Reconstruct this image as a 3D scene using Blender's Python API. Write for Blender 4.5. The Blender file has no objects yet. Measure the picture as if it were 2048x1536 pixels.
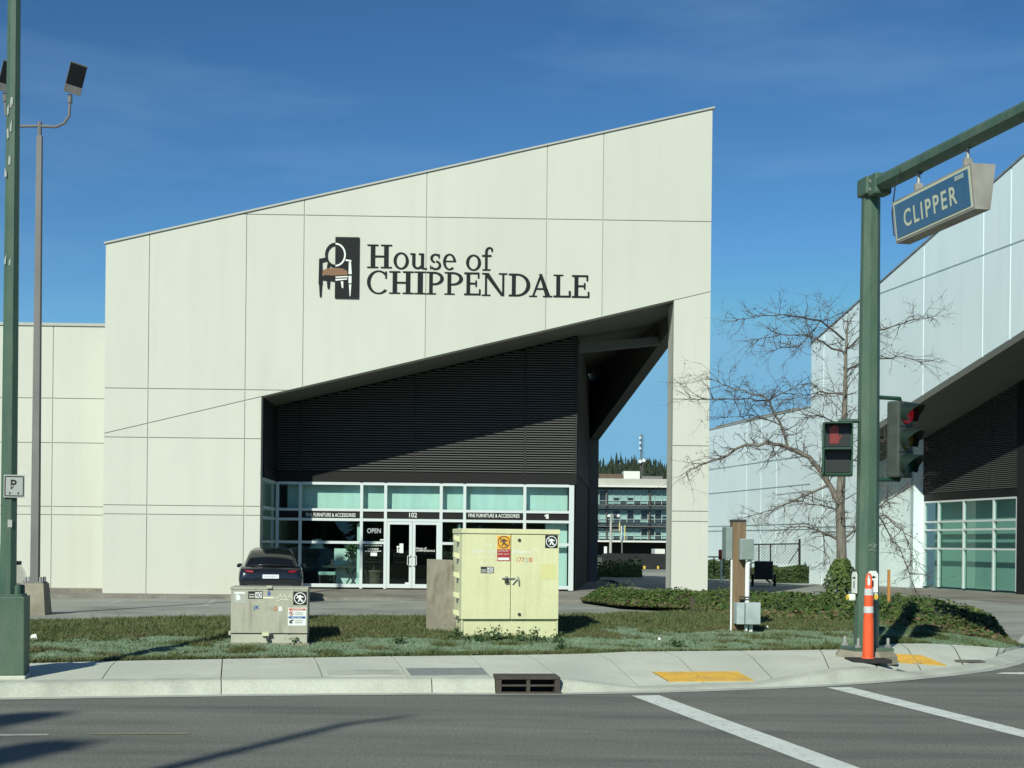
import bpy, bmesh, math, random
from mathutils import Vector, Matrix, noise as mnoise

rnd = random.Random(7)
SC = bpy.context.scene
COL = SC.collection

# ------------------------------------------------------------------ camera
FPX = 2900.0          # focal length in pixels of the 2048-wide photograph
PX, PY = 1024.0, 1088.0
ROLL = math.radians(0.6)
CR, SR = math.cos(ROLL), math.sin(ROLL)
CAMH = 1.65
cam_data = bpy.data.cameras.new('camera')
cam = bpy.data.objects.new('camera', cam_data)
COL.objects.link(cam)
cam_data.sensor_width = 36.0
cam_data.lens = FPX / 2048.0 * 36.0
cam_data.shift_y = (PY - 768.0) / 2048.0
cam_data.clip_start = 0.1
cam_data.clip_end = 6000.0
cam.matrix_world = Matrix(((CR, -SR, 0, 0), (0, 0, -1, 0), (SR, CR, 0, CAMH), (0, 0, 0, 1)))
SC.camera = cam

# ------------------------------------------------------------------ world, sun, exposure
SUN_EL = math.radians(34.5)
SUN_AZ = (-0.350, -0.937)                       # horizontal direction towards the sun
world = bpy.data.worlds.new('World')
SC.world = world
world.use_nodes = True
wn, wl = world.node_tree.nodes, world.node_tree.links
wn.clear()
w_out = wn.new('ShaderNodeOutputWorld')
w_bg = wn.new('ShaderNodeBackground')
w_sky = wn.new('ShaderNodeTexSky')
w_sky.sky_type = 'NISHITA'
w_sky.sun_disc = False
w_sky.sun_elevation = SUN_EL
w_sky.sun_rotation = math.atan2(SUN_AZ[0], SUN_AZ[1])
w_sky.altitude = 50.0
w_sky.air_density = 1.0
w_sky.dust_density = 0.05
w_sky.ozone_density = 4.0
w_bg.inputs['Strength'].default_value = 0.075
# faint wisps of high cloud
w_tc = wn.new('ShaderNodeTexCoord')
w_map = wn.new('ShaderNodeMapping')
w_map.inputs['Rotation'].default_value = (0.0, math.radians(24), 0.0)
w_map.inputs['Scale'].default_value = (2.2, 2.2, 11.0)
w_no = wn.new('ShaderNodeTexNoise')
w_no.inputs['Scale'].default_value = 1.6
w_no.inputs['Detail'].default_value = 7.0
w_no.inputs['Roughness'].default_value = 0.55
w_rmp = wn.new('ShaderNodeMapRange')
w_rmp.inputs['From Min'].default_value = 0.48
w_rmp.inputs['From Max'].default_value = 0.85
w_rmp.inputs['To Min'].default_value = 0.0
w_rmp.inputs['To Max'].default_value = 0.30
w_mix = wn.new('ShaderNodeMixRGB')
w_mix.inputs['Color2'].default_value = (4.2, 6.9, 10.0, 1)
# the photograph's deep, slightly green-blue sky: one contrast and tint for the whole dome
w_gam = wn.new('ShaderNodeGamma'); w_gam.inputs['Gamma'].default_value = 1.45
w_tint = wn.new('ShaderNodeMixRGB'); w_tint.blend_type = 'MULTIPLY'; w_tint.inputs['Fac'].default_value = 1.0
w_tint.inputs['Color2'].default_value = (0.38, 0.51, 0.505, 1)
wl.new(w_tc.outputs['Generated'], w_map.inputs['Vector'])
wl.new(w_map.outputs['Vector'], w_no.inputs['Vector'])
wl.new(w_no.outputs['Fac'], w_rmp.inputs['Value'])
wl.new(w_rmp.outputs['Result'], w_mix.inputs['Fac'])
wl.new(w_sky.outputs['Color'], w_gam.inputs['Color'])
wl.new(w_gam.outputs['Color'], w_tint.inputs['Color1'])
w_cap = wn.new('ShaderNodeMixRGB'); w_cap.blend_type = 'DARKEN'; w_cap.inputs['Fac'].default_value = 1.0
w_cap.inputs['Color2'].default_value = (2.6, 6.2, 9.2, 1)
wl.new(w_tint.outputs['Color'], w_cap.inputs['Color1'])
wl.new(w_cap.outputs['Color'], w_mix.inputs['Color1'])
wl.new(w_mix.outputs['Color'], w_bg.inputs['Color'])
wl.new(w_bg.outputs['Background'], w_out.inputs['Surface'])

sun_data = bpy.data.lights.new('sun', 'SUN')
sun_data.energy = 4.6
sun_data.angle = math.radians(0.55)
sun_data.color = (0.97, 1.0, 0.86)
sun = bpy.data.objects.new('sun', sun_data)
COL.objects.link(sun)
to_sun = Vector((SUN_AZ[0] * math.cos(SUN_EL), SUN_AZ[1] * math.cos(SUN_EL), math.sin(SUN_EL)))
sun.rotation_euler = to_sun.to_track_quat('Z', 'Y').to_euler()
sun.location = (-30, -60, 60)

SC.view_settings.view_transform = 'Standard'
SC.view_settings.look = 'None'
SC.view_settings.exposure = 0.0
SC.view_settings.gamma = 1.0
SC.view_settings.use_curve_mapping = False

# ------------------------------------------------------------------ surveying helpers
def ray(px, py):
    u, v = px - PX, py - PY
    return (u * CR + v * SR) / FPX, (u * SR - v * CR) / FPX      # X/Y and Z/Y

def P(px, py, Y):
    rx, rz = ray(px, py)
    return Vector((rx * Y, Y, CAMH + rz * Y))

def G(px, py, z=0.0):
    rx, rz = ray(px, py)
    Y = (z - CAMH) / rz
    return Vector((rx * Y, Y, z))

class Frame:
    """vertical plane through Q with direction e (u axis) and inward normal n (v axis)"""
    def __init__(s, Q, ang):
        s.Q = Vector((Q[0], Q[1])); s.a = ang
        s.e = Vector((math.cos(ang), math.sin(ang))); s.n = Vector((-math.sin(ang), math.cos(ang)))
    def uz(s, px, py, v=0.0):
        rx, rz = ray(px, py)
        t = (s.n.dot(s.Q) + v) / (s.n.x * rx + s.n.y)
        p = Vector((rx * t, t))
        return s.e.dot(p - s.Q), CAMH + rz * t
    def u(s, px, py, v=0.0): return s.uz(px, py, v)[0]
    def z(s, px, py, v=0.0): return s.uz(px, py, v)[1]
    def loc(s, p):
        d = Vector((p[0], p[1])) - s.Q
        return Vector((s.e.dot(d), s.n.dot(d), p[2]))

# ------------------------------------------------------------------ materials
MATS = {}
def mat(name, c1, c2=None, scale=6.0, rough=0.7, metal=0.0, bump=0.0, bscale=None, detail=6.0,
        stretch=(1, 1, 1), lo=0.35, hi=0.65, spec=0.4, c3=None, s3=0.7, lo3=0.45, hi3=0.7, m3=1.0, coat=0.0, world=False, grain=None, streak=None, vary=0.0):
    if name in MATS: return MATS[name]
    m = bpy.data.materials.new(name); m.use_nodes = True
    N, L = m.node_tree.nodes, m.node_tree.links
    b = N['Principled BSDF']
    b.inputs['Roughness'].default_value = rough
    b.inputs['Metallic'].default_value = metal
    b.inputs['Specular IOR Level'].default_value = spec
    if coat: b.inputs['Coat Weight'].default_value = coat; b.inputs['Coat Roughness'].default_value = 0.05
    b.inputs['Base Color'].default_value = (*c1, 1)
    if c2 is not None or bump:
        if world:
            tc = N.new('ShaderNodeNewGeometry'); co = tc.outputs['Position']
        else:
            tc = N.new('ShaderNodeTexCoord'); co = tc.outputs['Object']
        mp = N.new('ShaderNodeMapping'); mp.inputs['Scale'].default_value = stretch
        L.new(co, mp.inputs['Vector'])
    if c2 is not None:
        no = N.new('ShaderNodeTexNoise'); no.inputs['Scale'].default_value = scale
        no.inputs['Detail'].default_value = detail; no.inputs['Roughness'].default_value = 0.62
        L.new(mp.outputs['Vector'], no.inputs['Vector'])
        mr = N.new('ShaderNodeMapRange'); mr.inputs['From Min'].default_value = lo; mr.inputs['From Max'].default_value = hi
        L.new(no.outputs['Fac'], mr.inputs['Value'])
        mx = N.new('ShaderNodeMixRGB'); mx.inputs['Color1'].default_value = (*c1, 1); mx.inputs['Color2'].default_value = (*c2, 1)
        L.new(mr.outputs['Result'], mx.inputs['Fac'])
        last = mx.outputs['Color']
        if c3 is not None:
            n3 = N.new('ShaderNodeTexNoise'); n3.inputs['Scale'].default_value = s3; n3.inputs['Detail'].default_value = 5
            L.new(mp.outputs['Vector'], n3.inputs['Vector'])
            r3 = N.new('ShaderNodeMapRange'); r3.inputs['From Min'].default_value = lo3; r3.inputs['From Max'].default_value = hi3
            r3.inputs['To Max'].default_value = m3
            L.new(n3.outputs['Fac'], r3.inputs['Value'])
            m4 = N.new('ShaderNodeMixRGB'); m4.inputs['Color2'].default_value = (*c3, 1)
            L.new(r3.outputs['Result'], m4.inputs['Fac']); L.new(last, m4.inputs['Color1']); last = m4.outputs['Color']
        if streak:
            ms_ = N.new('ShaderNodeMapping'); ms_.inputs['Scale'].default_value = streak[0]; L.new(co, ms_.inputs['Vector'])
            ns_ = N.new('ShaderNodeTexNoise'); ns_.inputs['Scale'].default_value = 1.0; ns_.inputs['Detail'].default_value = 6; ns_.inputs['Roughness'].default_value = 0.65
            L.new(ms_.outputs['Vector'], ns_.inputs['Vector'])
            rs_ = N.new('ShaderNodeMapRange'); rs_.inputs['From Min'].default_value = 0.5; rs_.inputs['From Max'].default_value = 0.75; rs_.inputs['To Max'].default_value = streak[2]
            L.new(ns_.outputs['Fac'], rs_.inputs['Value'])
            mk_ = N.new('ShaderNodeMixRGB'); mk_.inputs['Color2'].default_value = (*streak[1], 1)
            L.new(rs_.outputs['Result'], mk_.inputs['Fac']); L.new(last, mk_.inputs['Color1']); last = mk_.outputs['Color']
        if vary:
            oi = N.new('ShaderNodeObjectInfo'); rv = N.new('ShaderNodeMapRange'); rv.inputs['To Min'].default_value = 1 - vary; rv.inputs['To Max'].default_value = 1 + vary
            L.new(oi.outputs['Random'], rv.inputs['Value'])
            mv = N.new('ShaderNodeVectorMath'); mv.operation = 'SCALE'; L.new(last, mv.inputs[0]); L.new(rv.outputs['Result'], mv.inputs['Scale']); last = mv.outputs['Vector']
        if grain:
            ng = N.new('ShaderNodeTexNoise'); ng.inputs['Scale'].default_value = grain[0]; ng.inputs['Detail'].default_value = 3; ng.inputs['Roughness'].default_value = 0.7
            L.new(co, ng.inputs['Vector'])
            rg = N.new('ShaderNodeMapRange'); rg.inputs['From Min'].default_value = 0.3; rg.inputs['From Max'].default_value = 0.7
            rg.inputs['To Min'].default_value = 1 - grain[1]; rg.inputs['To Max'].default_value = 1 + grain[1]
            L.new(ng.outputs['Fac'], rg.inputs['Value'])
            mg = N.new('ShaderNodeVectorMath'); mg.operation = 'SCALE'
            L.new(last, mg.inputs[0]); L.new(rg.outputs['Result'], mg.inputs['Scale']); last = mg.outputs['Vector']
        L.new(last, b.inputs['Base Color'])
    if bump:
        nb = N.new('ShaderNodeTexNoise'); nb.inputs['Scale'].default_value = bscale or scale * 4; nb.inputs['Detail'].default_value = 8
        L.new(mp.outputs['Vector'], nb.inputs['Vector'])
        bp = N.new('ShaderNodeBump'); bp.inputs['Strength'].default_value = bump; bp.inputs['Distance'].default_value = 0.02
        L.new(nb.outputs['Fac'], bp.inputs['Height']); L.new(bp.outputs['Normal'], b.inputs['Normal'])
    MATS[name] = m
    return m

def glass(name, tint, refl=0.035, rough=0.0):
    m = bpy.data.materials.new(name); m.use_nodes = True
    N, L = m.node_tree.nodes, m.node_tree.links
    N.clear()
    o = N.new('ShaderNodeOutputMaterial'); t = N.new('ShaderNodeBsdfTransparent'); g = N.new('ShaderNodeBsdfGlossy')
    lw = N.new('ShaderNodeLayerWeight'); lw.inputs['Blend'].default_value = 0.5
    pw = N.new('ShaderNodeMath'); pw.operation = 'POWER'; pw.inputs[1].default_value = 5.0
    f = N.new('ShaderNodeMath'); f.operation = 'MULTIPLY_ADD'; f.inputs[1].default_value = 0.6; f.inputs[2].default_value = refl
    L.new(lw.outputs['Facing'], pw.inputs[0]); L.new(pw.outputs['Value'], f.inputs[0])
    mx = N.new('ShaderNodeMixShader')
    t.inputs['Color'].default_value = (*tint, 1); g.inputs['Roughness'].default_value = rough
    g.inputs['Color'].default_value = (0.8, 0.95, 0.92, 1)
    L.new(f.outputs['Value'], mx.inputs['Fac']); L.new(t.outputs['BSDF'], mx.inputs[1]); L.new(g.outputs['BSDF'], mx.inputs[2])
    L.new(mx.outputs['Shader'], o.inputs['Surface'])
    MATS[name] = m
    return m

def emit(name, col, strength):
    m = bpy.data.materials.new(name); m.use_nodes = True
    b = m.node_tree.nodes['Principled BSDF']
    b.inputs['Base Color'].default_value = (*[c * 0.5 for c in col], 1); b.inputs['Roughness'].default_value = 0.3
    b.inputs['Emission Color'].default_value = (*col, 1); b.inputs['Emission Strength'].default_value = strength
    MATS[name] = m
    return m

# ------------------------------------------------------------------ mesh helpers
class MB:
    def __init__(s): s.v = []; s.f = []
    def add(s, vs, fs):
        o = len(s.v); s.v += [tuple(p) for p in vs]; s.f += [tuple(i + o for i in f) for f in fs]; return s
    def box(s, x0, x1, y0, y1, z0, z1):
        return s.add([(x0,y0,z0),(x1,y0,z0),(x1,y1,z0),(x0,y1,z0),(x0,y0,z1),(x1,y0,z1),(x1,y1,z1),(x0,y1,z1)],
                     [(3,2,1,0),(4,5,6,7),(0,1,5,4),(1,2,6,5),(2,3,7,6),(3,0,4,7)])
    def bbox(s, x0, x1, y0, y1, z0, z1, b=0.01):
        """box with bevelled edges"""
        bm = bmesh.new()
        bmesh.ops.create_cube(bm, size=1.0)
        for v in bm.verts:
            v.co = Vector(((x0+x1)/2 + v.co.x*(x1-x0), (y0+y1)/2 + v.co.y*(y1-y0), (z0+z1)/2 + v.co.z*(z1-z0)))
        bmesh.ops.bevel(bm, geom=bm.edges[:] , offset=b, segments=2, affect='EDGES', profile=0.6)
        bm.verts.index_update()
        s.add([v.co for v in bm.verts], [[v.index for v in f.verts] for f in bm.faces]); bm.free(); return s
    def hexa(s, b4, t4):
        """bottom quad (ccw from above) and top quad"""
        return s.add(list(b4) + list(t4), [(3,2,1,0),(4,5,6,7),(0,1,5,4),(1,2,6,5),(2,3,7,6),(3,0,4,7)])
    def quad(s, a, b, c, d): return s.add([a,b,c,d], [(0,1,2,3)])
    def prism(s, poly, off):
        """polygon (list of 3d points) extruded by vector off"""
        n = len(poly); off = Vector(off); p = [Vector(q) for q in poly]
        return s.add(p + [q + off for q in p], [tuple(range(n))[::-1], tuple(range(n, 2*n))] +
                     [(i, (i+1) % n, n + (i+1) % n, n + i) for i in range(n)])
    def tube(s, pts, rs, n=8, caps=True, phase=0.0):
        pts = [Vector(p) for p in pts]
        if not hasattr(rs, '__len__'): rs = [rs] * len(pts)
        o = len(s.v); up = None
        for i, p in enumerate(pts):
            d = (pts[min(i+1, len(pts)-1)] - pts[max(i-1, 0)]).normalized()
            if up is None:
                up = Vector((0,0,1)) if abs(d.z) < 0.9 else Vector((0,1,0))
            a = d.cross(up).normalized(); b = a.cross(d).normalized(); up = b
            for k in range(n):
                t = phase + 2*math.pi*k/n
                s.v.append(tuple(p + (a*math.cos(t) + b*math.sin(t))*rs[i]))
        for i in range(len(pts)-1):
            for k in range(n):
                k2 = (k+1) % n
                s.f.append((o+i*n+k, o+i*n+k2, o+(i+1)*n+k2, o+(i+1)*n+k))
        if caps:
            s.f.append(tuple(o+k for k in range(n))[::-1]); m = o+(len(pts)-1)*n
            s.f.append(tuple(m+k for k in range(n)))
        return s
    def disc(s, c, nrm, r, th=0.004, n=20):
        c = Vector(c); nrm = Vector(nrm).normalized()
        return s.tube([c, c + nrm*th], [r, r], n)
    def lathe(s, c, prof, n=16):
        """prof: list of (r, z) about vertical axis through c"""
        o = len(s.v)
        for r, z in prof:
            for k in range(n):
                t = 2*math.pi*k/n; s.v.append((c[0]+r*math.cos(t), c[1]+r*math.sin(t), c[2]+z))
        for i in range(len(prof)-1):
            for k in range(n):
                k2 = (k+1) % n; s.f.append((o+i*n+k, o+i*n+k2, o+(i+1)*n+k2, o+(i+1)*n+k))
        s.f.append(tuple(o+k for k in range(n))[::-1]); m = o+(len(prof)-1)*n; s.f.append(tuple(m+k for k in range(n)))
        return s
    def build(s, name, material, parent=None, world=False, smooth=False):
        vs = s.v
        if world and parent is not None:
            M = PM[parent.name]; I = M.inverted(); vs = [tuple(I @ Vector(p)) for p in vs]
        me = bpy.data.meshes.new(name); me.from_pydata(vs, [], s.f); me.update()
        if smooth:
            for p in me.polygons: p.use_smooth = True
        me.materials.append(MATS[material] if isinstance(material, str) else material)
        o = bpy.data.objects.new(name, me); COL.objects.link(o)
        if parent is not None: o.parent = parent
        return o

PM = {}
def empty(name, loc=(0,0,0), rz=0.0):
    o = bpy.data.objects.new(name, None); COL.objects.link(o)
    o.empty_display_size = 0.2
    o.location = loc; o.rotation_euler = (0, 0, rz)
    PM[o.name] = Matrix.Translation(Vector(loc)) @ Matrix.Rotation(rz, 4, 'Z')
    return o
def tag(o, label=None, cat=None, group=None, kind=None):
    if label: o['label'] = label
    if cat: o['category'] = cat
    if group: o['group'] = group
    if kind: o['kind'] = kind
    return o
def thing(name, label, cat, loc=(0,0,0), rz=0.0, group=None):
    return tag(empty(name, loc, rz), label, cat, group)
def smooth_angle(o, ang=35):
    me = o.data
    for p in me.polygons: p.use_smooth = True
    try: me.set_sharp_from_angle(angle=math.radians(ang))
    except Exception: pass
    return o

_FONTC = {}
def text_mesh(s, bold=0.0, spacing=1.0):
    """polygons of a string in the built-in font: list of verts/faces, cap height about 0.7"""
    key = (s, bold, spacing)
    if key in _FONTC: return _FONTC[key]
    cu = bpy.data.curves.new('t', 'FONT'); cu.body = s; cu.resolution_u = 3; cu.offset = bold; cu.space_character = spacing
    ob = bpy.data.objects.new('t', cu); COL.objects.link(ob)
    dg = bpy.context.evaluated_depsgraph_get()
    me = ob.evaluated_get(dg).to_mesh()
    r = ([v.co.copy() for v in me.vertices], [tuple(p.vertices) for p in me.polygons])
    ob.evaluated_get(dg).to_mesh_clear()
    bpy.data.objects.remove(ob); bpy.data.curves.remove(cu)
    _FONTC[key] = r
    return r
def text(name, s, material, parent, origin, ex, ez, w, h, bold=0.0, off=0.0, spacing=1.0):
    """write s into the rectangle origin + ex*w, ez*h (unit vectors ex, ez) as one flat mesh"""
    vs, fs = text_mesh(s, bold, spacing)
    x0 = min(v.x for v in vs); x1 = max(v.x for v in vs); y0 = min(v.y for v in vs); y1 = max(v.y for v in vs)
    ex, ez, origin = Vector(ex), Vector(ez), Vector(origin)
    nn = ex.cross(ez).normalized()
    mb = MB()
    mb.add([origin + nn*off + ex*((v.x-x0)/(x1-x0)*w) + ez*((v.y-y0)/max(1e-6, y1-y0)*h) for v in vs], fs)
    return mb.build(name, material, parent)

def clip(poly, a, b, c):
    """keep a*x + b*y <= c (2-d convex or concave polygon, Sutherland-Hodgman)"""
    out = []
    for i in range(len(poly)):
        p, q = poly[i], poly[(i+1) % len(poly)]
        dp, dq = a*p[0]+b*p[1]-c, a*q[0]+b*q[1]-c
        if dp <= 0: out.append(p)
        if (dp < 0 and dq > 0) or (dp > 0 and dq < 0):
            t = dp/(dp-dq); out.append((p[0]+(q[0]-p[0])*t, p[1]+(q[1]-p[1])*t))
    return out
def area2(poly): return 0.5*sum(poly[i][0]*poly[(i+1)%len(poly)][1]-poly[(i+1)%len(poly)][0]*poly[i][1] for i in range(len(poly)))
def lerp(a, b, t): return a + (b-a)*t
def interp(tab, x):
    if x <= tab[0][0]: return tab[0][1]
    for (x0, y0), (x1, y1) in zip(tab, tab[1:]):
        if x <= x1: return y0 + (y1-y0)*(x-x0)/(x1-x0)
    return tab[-1][1]
# ------------------------------------------------------------------ material library
mat('asphalt', (0.138,0.141,0.121), (0.198,0.2,0.172), 0.8, 0.85, bump=0.25, bscale=60, stretch=(0.25,1.2,1), c3=(0.075,0.08,0.078), s3=1.3, lo3=0.55, hi3=0.75, m3=0.6, grain=(38,0.5), streak=((0.12,1.1,1),(0.085,0.088,0.08),0.75))
mat('lot_asphalt', (0.25,0.255,0.22), (0.32,0.325,0.285), 0.8, 0.9, bump=0.2, bscale=40, c3=(0.13,0.135,0.125), s3=0.35, lo3=0.5, hi3=0.7, m3=0.6, grain=(25,0.2))
mat('concrete', (0.52,0.535,0.445), (0.62,0.635,0.54), 1.6, 0.85, bump=0.18, bscale=50, c3=(0.40,0.42,0.36), s3=0.8, lo3=0.5, hi3=0.72, m3=0.6, grain=(40,0.09))
mat('kerb_concrete', (0.53,0.545,0.465), (0.42,0.43,0.355), 1.3, 0.85, bump=0.2, bscale=40, c3=(0.33,0.34,0.29), s3=1.9, lo3=0.52, hi3=0.7, m3=0.75, grain=(40,0.12))
mat('gutter', (0.36,0.375,0.335), (0.46,0.475,0.42), 2.0, 0.9, bump=0.2, bscale=40)
mat('joint', (0.16,0.165,0.14), (0.22,0.225,0.19), 5, 0.95)
mat('aggregate', (0.20,0.185,0.155), (0.29,0.27,0.23), 14, 0.9, bump=0.4, bscale=70, c3=(0.15,0.14,0.12), s3=0.8)
mat('soil', (0.055,0.05,0.03), (0.10,0.085,0.05), 5, 0.95, bump=0.5)
mat('far_ground', (0.10,0.11,0.07), (0.16,0.15,0.11), 0.05, 0.95)
mat('paint_white', (0.74,0.76,0.70), (0.62,0.64,0.585), 5, 0.7, bump=0.1, c3=(0.24,0.245,0.225), s3=14, lo3=0.60, hi3=0.70, m3=0.75, streak=((0.5,2.4,1),(0.42,0.435,0.40),0.6))
mat('paint_faded', (0.42,0.43,0.40), (0.30,0.31,0.28), 8, 0.8)
mat('paint_yellow_faded', (0.30,0.26,0.14), (0.2,0.19,0.14), 8, 0.8)
mat('tactile', (0.72,0.43,0.06), (0.60,0.36,0.06), 7, 0.6, c3=(0.5,0.33,0.1), s3=3)
mat('wall', (0.558,0.560,0.487), (0.60,0.602,0.525), 0.35, 0.75, bump=0.05, bscale=12, stretch=(1,1,0.35), c3=(0.525,0.528,0.46), s3=0.7, lo3=0.5, hi3=0.75, m3=0.7, streak=((2.2,2.2,0.10),(0.50,0.50,0.43),0.32), vary=0.02, grain=(18,0.02))
mat('wall_joint', (0.44,0.45,0.39), rough=0.85)
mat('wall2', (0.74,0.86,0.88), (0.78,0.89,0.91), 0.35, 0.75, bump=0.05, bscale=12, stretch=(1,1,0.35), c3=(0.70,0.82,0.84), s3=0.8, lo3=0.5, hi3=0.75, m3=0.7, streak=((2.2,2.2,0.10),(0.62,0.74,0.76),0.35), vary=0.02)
mat('wall2_joint', (0.80,0.82,0.79), rough=0.7)
mat('flashing', (0.42,0.43,0.38), rough=0.55)
mat('metal_light', (0.60,0.61,0.57), rough=0.45, metal=0.3)
mat('soffit', (0.12,0.12,0.105), (0.14,0.14,0.12), 1.2, 0.85)
mat('passage_grey', (0.13,0.135,0.12), (0.15,0.155,0.14), 1.0, 0.8)  # darker grey than the front wall, for the side wall and cross beam
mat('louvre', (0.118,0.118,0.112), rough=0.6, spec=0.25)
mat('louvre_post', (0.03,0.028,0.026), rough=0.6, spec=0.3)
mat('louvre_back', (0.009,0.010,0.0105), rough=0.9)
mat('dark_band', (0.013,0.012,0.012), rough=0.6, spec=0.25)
mat('mullion', (0.66,0.71,0.70), rough=0.4, metal=0.15)
mat('blind', (0.78,0.87,0.84), (0.68,0.78,0.75), 1.2, 0.8, stretch=(3,1,0.3))
mat('blind2', (0.40,0.52,0.49), (0.34,0.46,0.43), 4, 0.8, stretch=(6,6,0.3))
mat('interior_wall', (0.30,0.28,0.24), rough=0.9)
mat('interior_dark', (0.05,0.05,0.05), rough=0.9)
mat('interior_floor', (0.12,0.10,0.08), rough=0.6)
mat('sign_black', (0.010,0.012,0.013), rough=0.6, spec=0.2)
mat('sign_edge', (0.03,0.033,0.035), rough=0.5)
mat('sign_white', (0.75,0.77,0.72), rough=0.5)
mat('sign_brown', (0.22,0.115,0.06), rough=0.6)
mat('green_paint', (0.055,0.108,0.076), (0.080,0.138,0.094), 5, 0.5, bump=0.08, bscale=30, stretch=(1,1,0.3), c3=(0.11,0.155,0.105), s3=2.2, lo3=0.52, hi3=0.7, m3=0.6, streak=((14,14,1.2),(0.15,0.17,0.13),0.5), grain=(40,0.12))
mat('green_dark', (0.012,0.05,0.03), (0.02,0.07,0.045), 8, 0.45)
mat('galv', (0.36,0.36,0.35), (0.44,0.44,0.42), 9, 0.5, metal=0.4, c3=(0.28,0.27,0.26), s3=3)
mat('pole_grey', (0.15,0.143,0.138), (0.20,0.19,0.183), 4, 0.6, stretch=(1,1,0.2))
mat('pole_paint', (0.13,0.125,0.12), (0.17,0.165,0.155), 4, 0.6)
mat('old_concrete', (0.25,0.225,0.17), (0.34,0.31,0.24), 4, 0.9, bump=0.3, c3=(0.19,0.17,0.12), s3=2)
mat('cream_paint', (0.70,0.69,0.42), (0.65,0.645,0.385), 2.2, 0.5, c3=(0.60,0.59,0.37), s3=1.3, lo3=0.52, hi3=0.8, m3=0.5, stretch=(1,1,0.6), streak=((7,7,0.7),(0.46,0.42,0.25),0.3), grain=(30,0.05))
mat('cream_side', (0.66,0.66,0.42), (0.60,0.60,0.40), 2.2, 0.5)
mat('grey_cab', (0.38,0.37,0.29), (0.45,0.44,0.35), 3.0, 0.6, stretch=(1,1,0.35), c3=(0.29,0.28,0.215), s3=2.3, lo3=0.5, hi3=0.72, m3=0.8, streak=((10,10,1.3),(0.22,0.20,0.15),0.7), grain=(35,0.07))
mat('grey_cab_light', (0.48,0.475,0.38), (0.42,0.415,0.33), 5, 0.6)
mat('steel_dark', (0.05,0.05,0.05), (0.09,0.085,0.08), 12, 0.5, metal=0.6)
mat('drain_iron', (0.055,0.045,0.036), (0.09,0.075,0.06), 8, 0.8, bump=0.3)
mat('rust', (0.10,0.065,0.045), (0.15,0.11,0.085), 8, 0.8, bump=0.3)
mat('black', (0.012,0.012,0.013), rough=0.5)
mat('rubber', (0.018,0.018,0.018), (0.03,0.03,0.03), 9, 0.85)
mat('white_plastic', (0.78,0.80,0.76), rough=0.4)
mat('white_sticker', (0.78,0.80,0.78), rough=0.5)
mat('red_sticker', (0.40,0.03,0.04), rough=0.5)
mat('orange_sticker', (0.85,0.42,0.04), rough=0.5)
mat('redorange', (0.52,0.10,0.05), rough=0.5)
mat('blue_sticker', (0.02,0.10,0.36), rough=0.5)
mat('faded_print', (0.80,0.80,0.62), rough=0.6)
mat('faded_dark', (0.36,0.34,0.27), rough=0.6)
mat('faded_red', (0.46,0.19,0.12), rough=0.6)
mat('ghost', (0.66,0.64,0.30), rough=0.5)
mat('grey_ghost', (0.42,0.43,0.38), rough=0.5)
mat('blue_sign', (0.030,0.125,0.25), (0.04,0.14,0.27), 6, 0.35)
mat('sign_cream', (0.62,0.63,0.47), rough=0.45)
mat('sign_housing', (0.29,0.275,0.245), (0.36,0.345,0.31), 3, 0.6, c3=(0.22,0.205,0.18), s3=2)
mat('sign_reflective', (0.40,0.42,0.40), rough=0.45)
mat('orange_plastic', (0.82,0.115,0.035), (0.74,0.10,0.03), 3, 0.45, c3=(0.48,0.085,0.04), s3=6, lo3=0.58, hi3=0.75, m3=0.6)
mat('reflective', (0.62,0.64,0.62), (0.5,0.5,0.5), 12, 0.35)
mat('old_wood', (0.17,0.115,0.065), (0.25,0.175,0.105), 5, 0.9, bump=0.35, stretch=(6,6,0.25), c3=(0.11,0.075,0.045), s3=3, lo3=0.5, hi3=0.7)
mat('plywood', (0.21,0.19,0.15), (0.29,0.265,0.21), 2.5, 0.95, bump=0.3, stretch=(2,2,0.8), c3=(0.14,0.12,0.09), s3=3, lo3=0.5, hi3=0.7)
mat('stake', (0.50,0.23,0.06), (0.42,0.2,0.06), 12, 0.8)
mat('box_grey', (0.38,0.45,0.45), (0.44,0.51,0.51), 5, 0.5, c3=(0.30,0.36,0.36), s3=4)
mat('box_green', (0.20,0.25,0.235), (0.24,0.29,0.275), 5, 0.5)
mat('bark', (0.15,0.13,0.105), (0.22,0.20,0.165), 8, 0.95, bump=0.5, bscale=30, stretch=(2,2,0.5))
mat('twig', (0.085,0.068,0.058), (0.13,0.105,0.09), 8, 0.9)
mat('deadleaf', (0.10,0.055,0.03), rough=0.9)
mat('car_paint', (0.022,0.026,0.032), rough=0.22, metal=0.55, coat=1.0)
mat('car_glass', (0.008,0.010,0.011), rough=0.06, spec=0.7)
mat('car_trim', (0.012,0.012,0.012), rough=0.6)
mat('tail_red', (0.28,0.012,0.015), rough=0.15, coat=0.5)
mat('rim', (0.3,0.3,0.31), rough=0.3, metal=0.8)
mat('plate', (0.72,0.74,0.78), rough=0.5)
mat('conifer', (0.014,0.026,0.015), (0.04,0.055,0.03), 0.12, 0.95)
mat('hill', (0.05,0.048,0.03), (0.075,0.065,0.04), 0.03, 0.95)
mat('office_conc', (0.42,0.41,0.36), (0.5,0.49,0.43), 0.3, 0.85)
mat('office_white', (0.68,0.68,0.62), rough=0.7)
mat('office_glass', (0.30,0.46,0.42), (0.22,0.36,0.34), 0.25, 0.25, spec=0.6)
mat('office_glass_dark', (0.02,0.028,0.035), rough=0.15, spec=0.6)
mat('office_band', (0.055,0.075,0.085), rough=0.35)
mat('office_frame', (0.45,0.56,0.53), rough=0.5)
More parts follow.
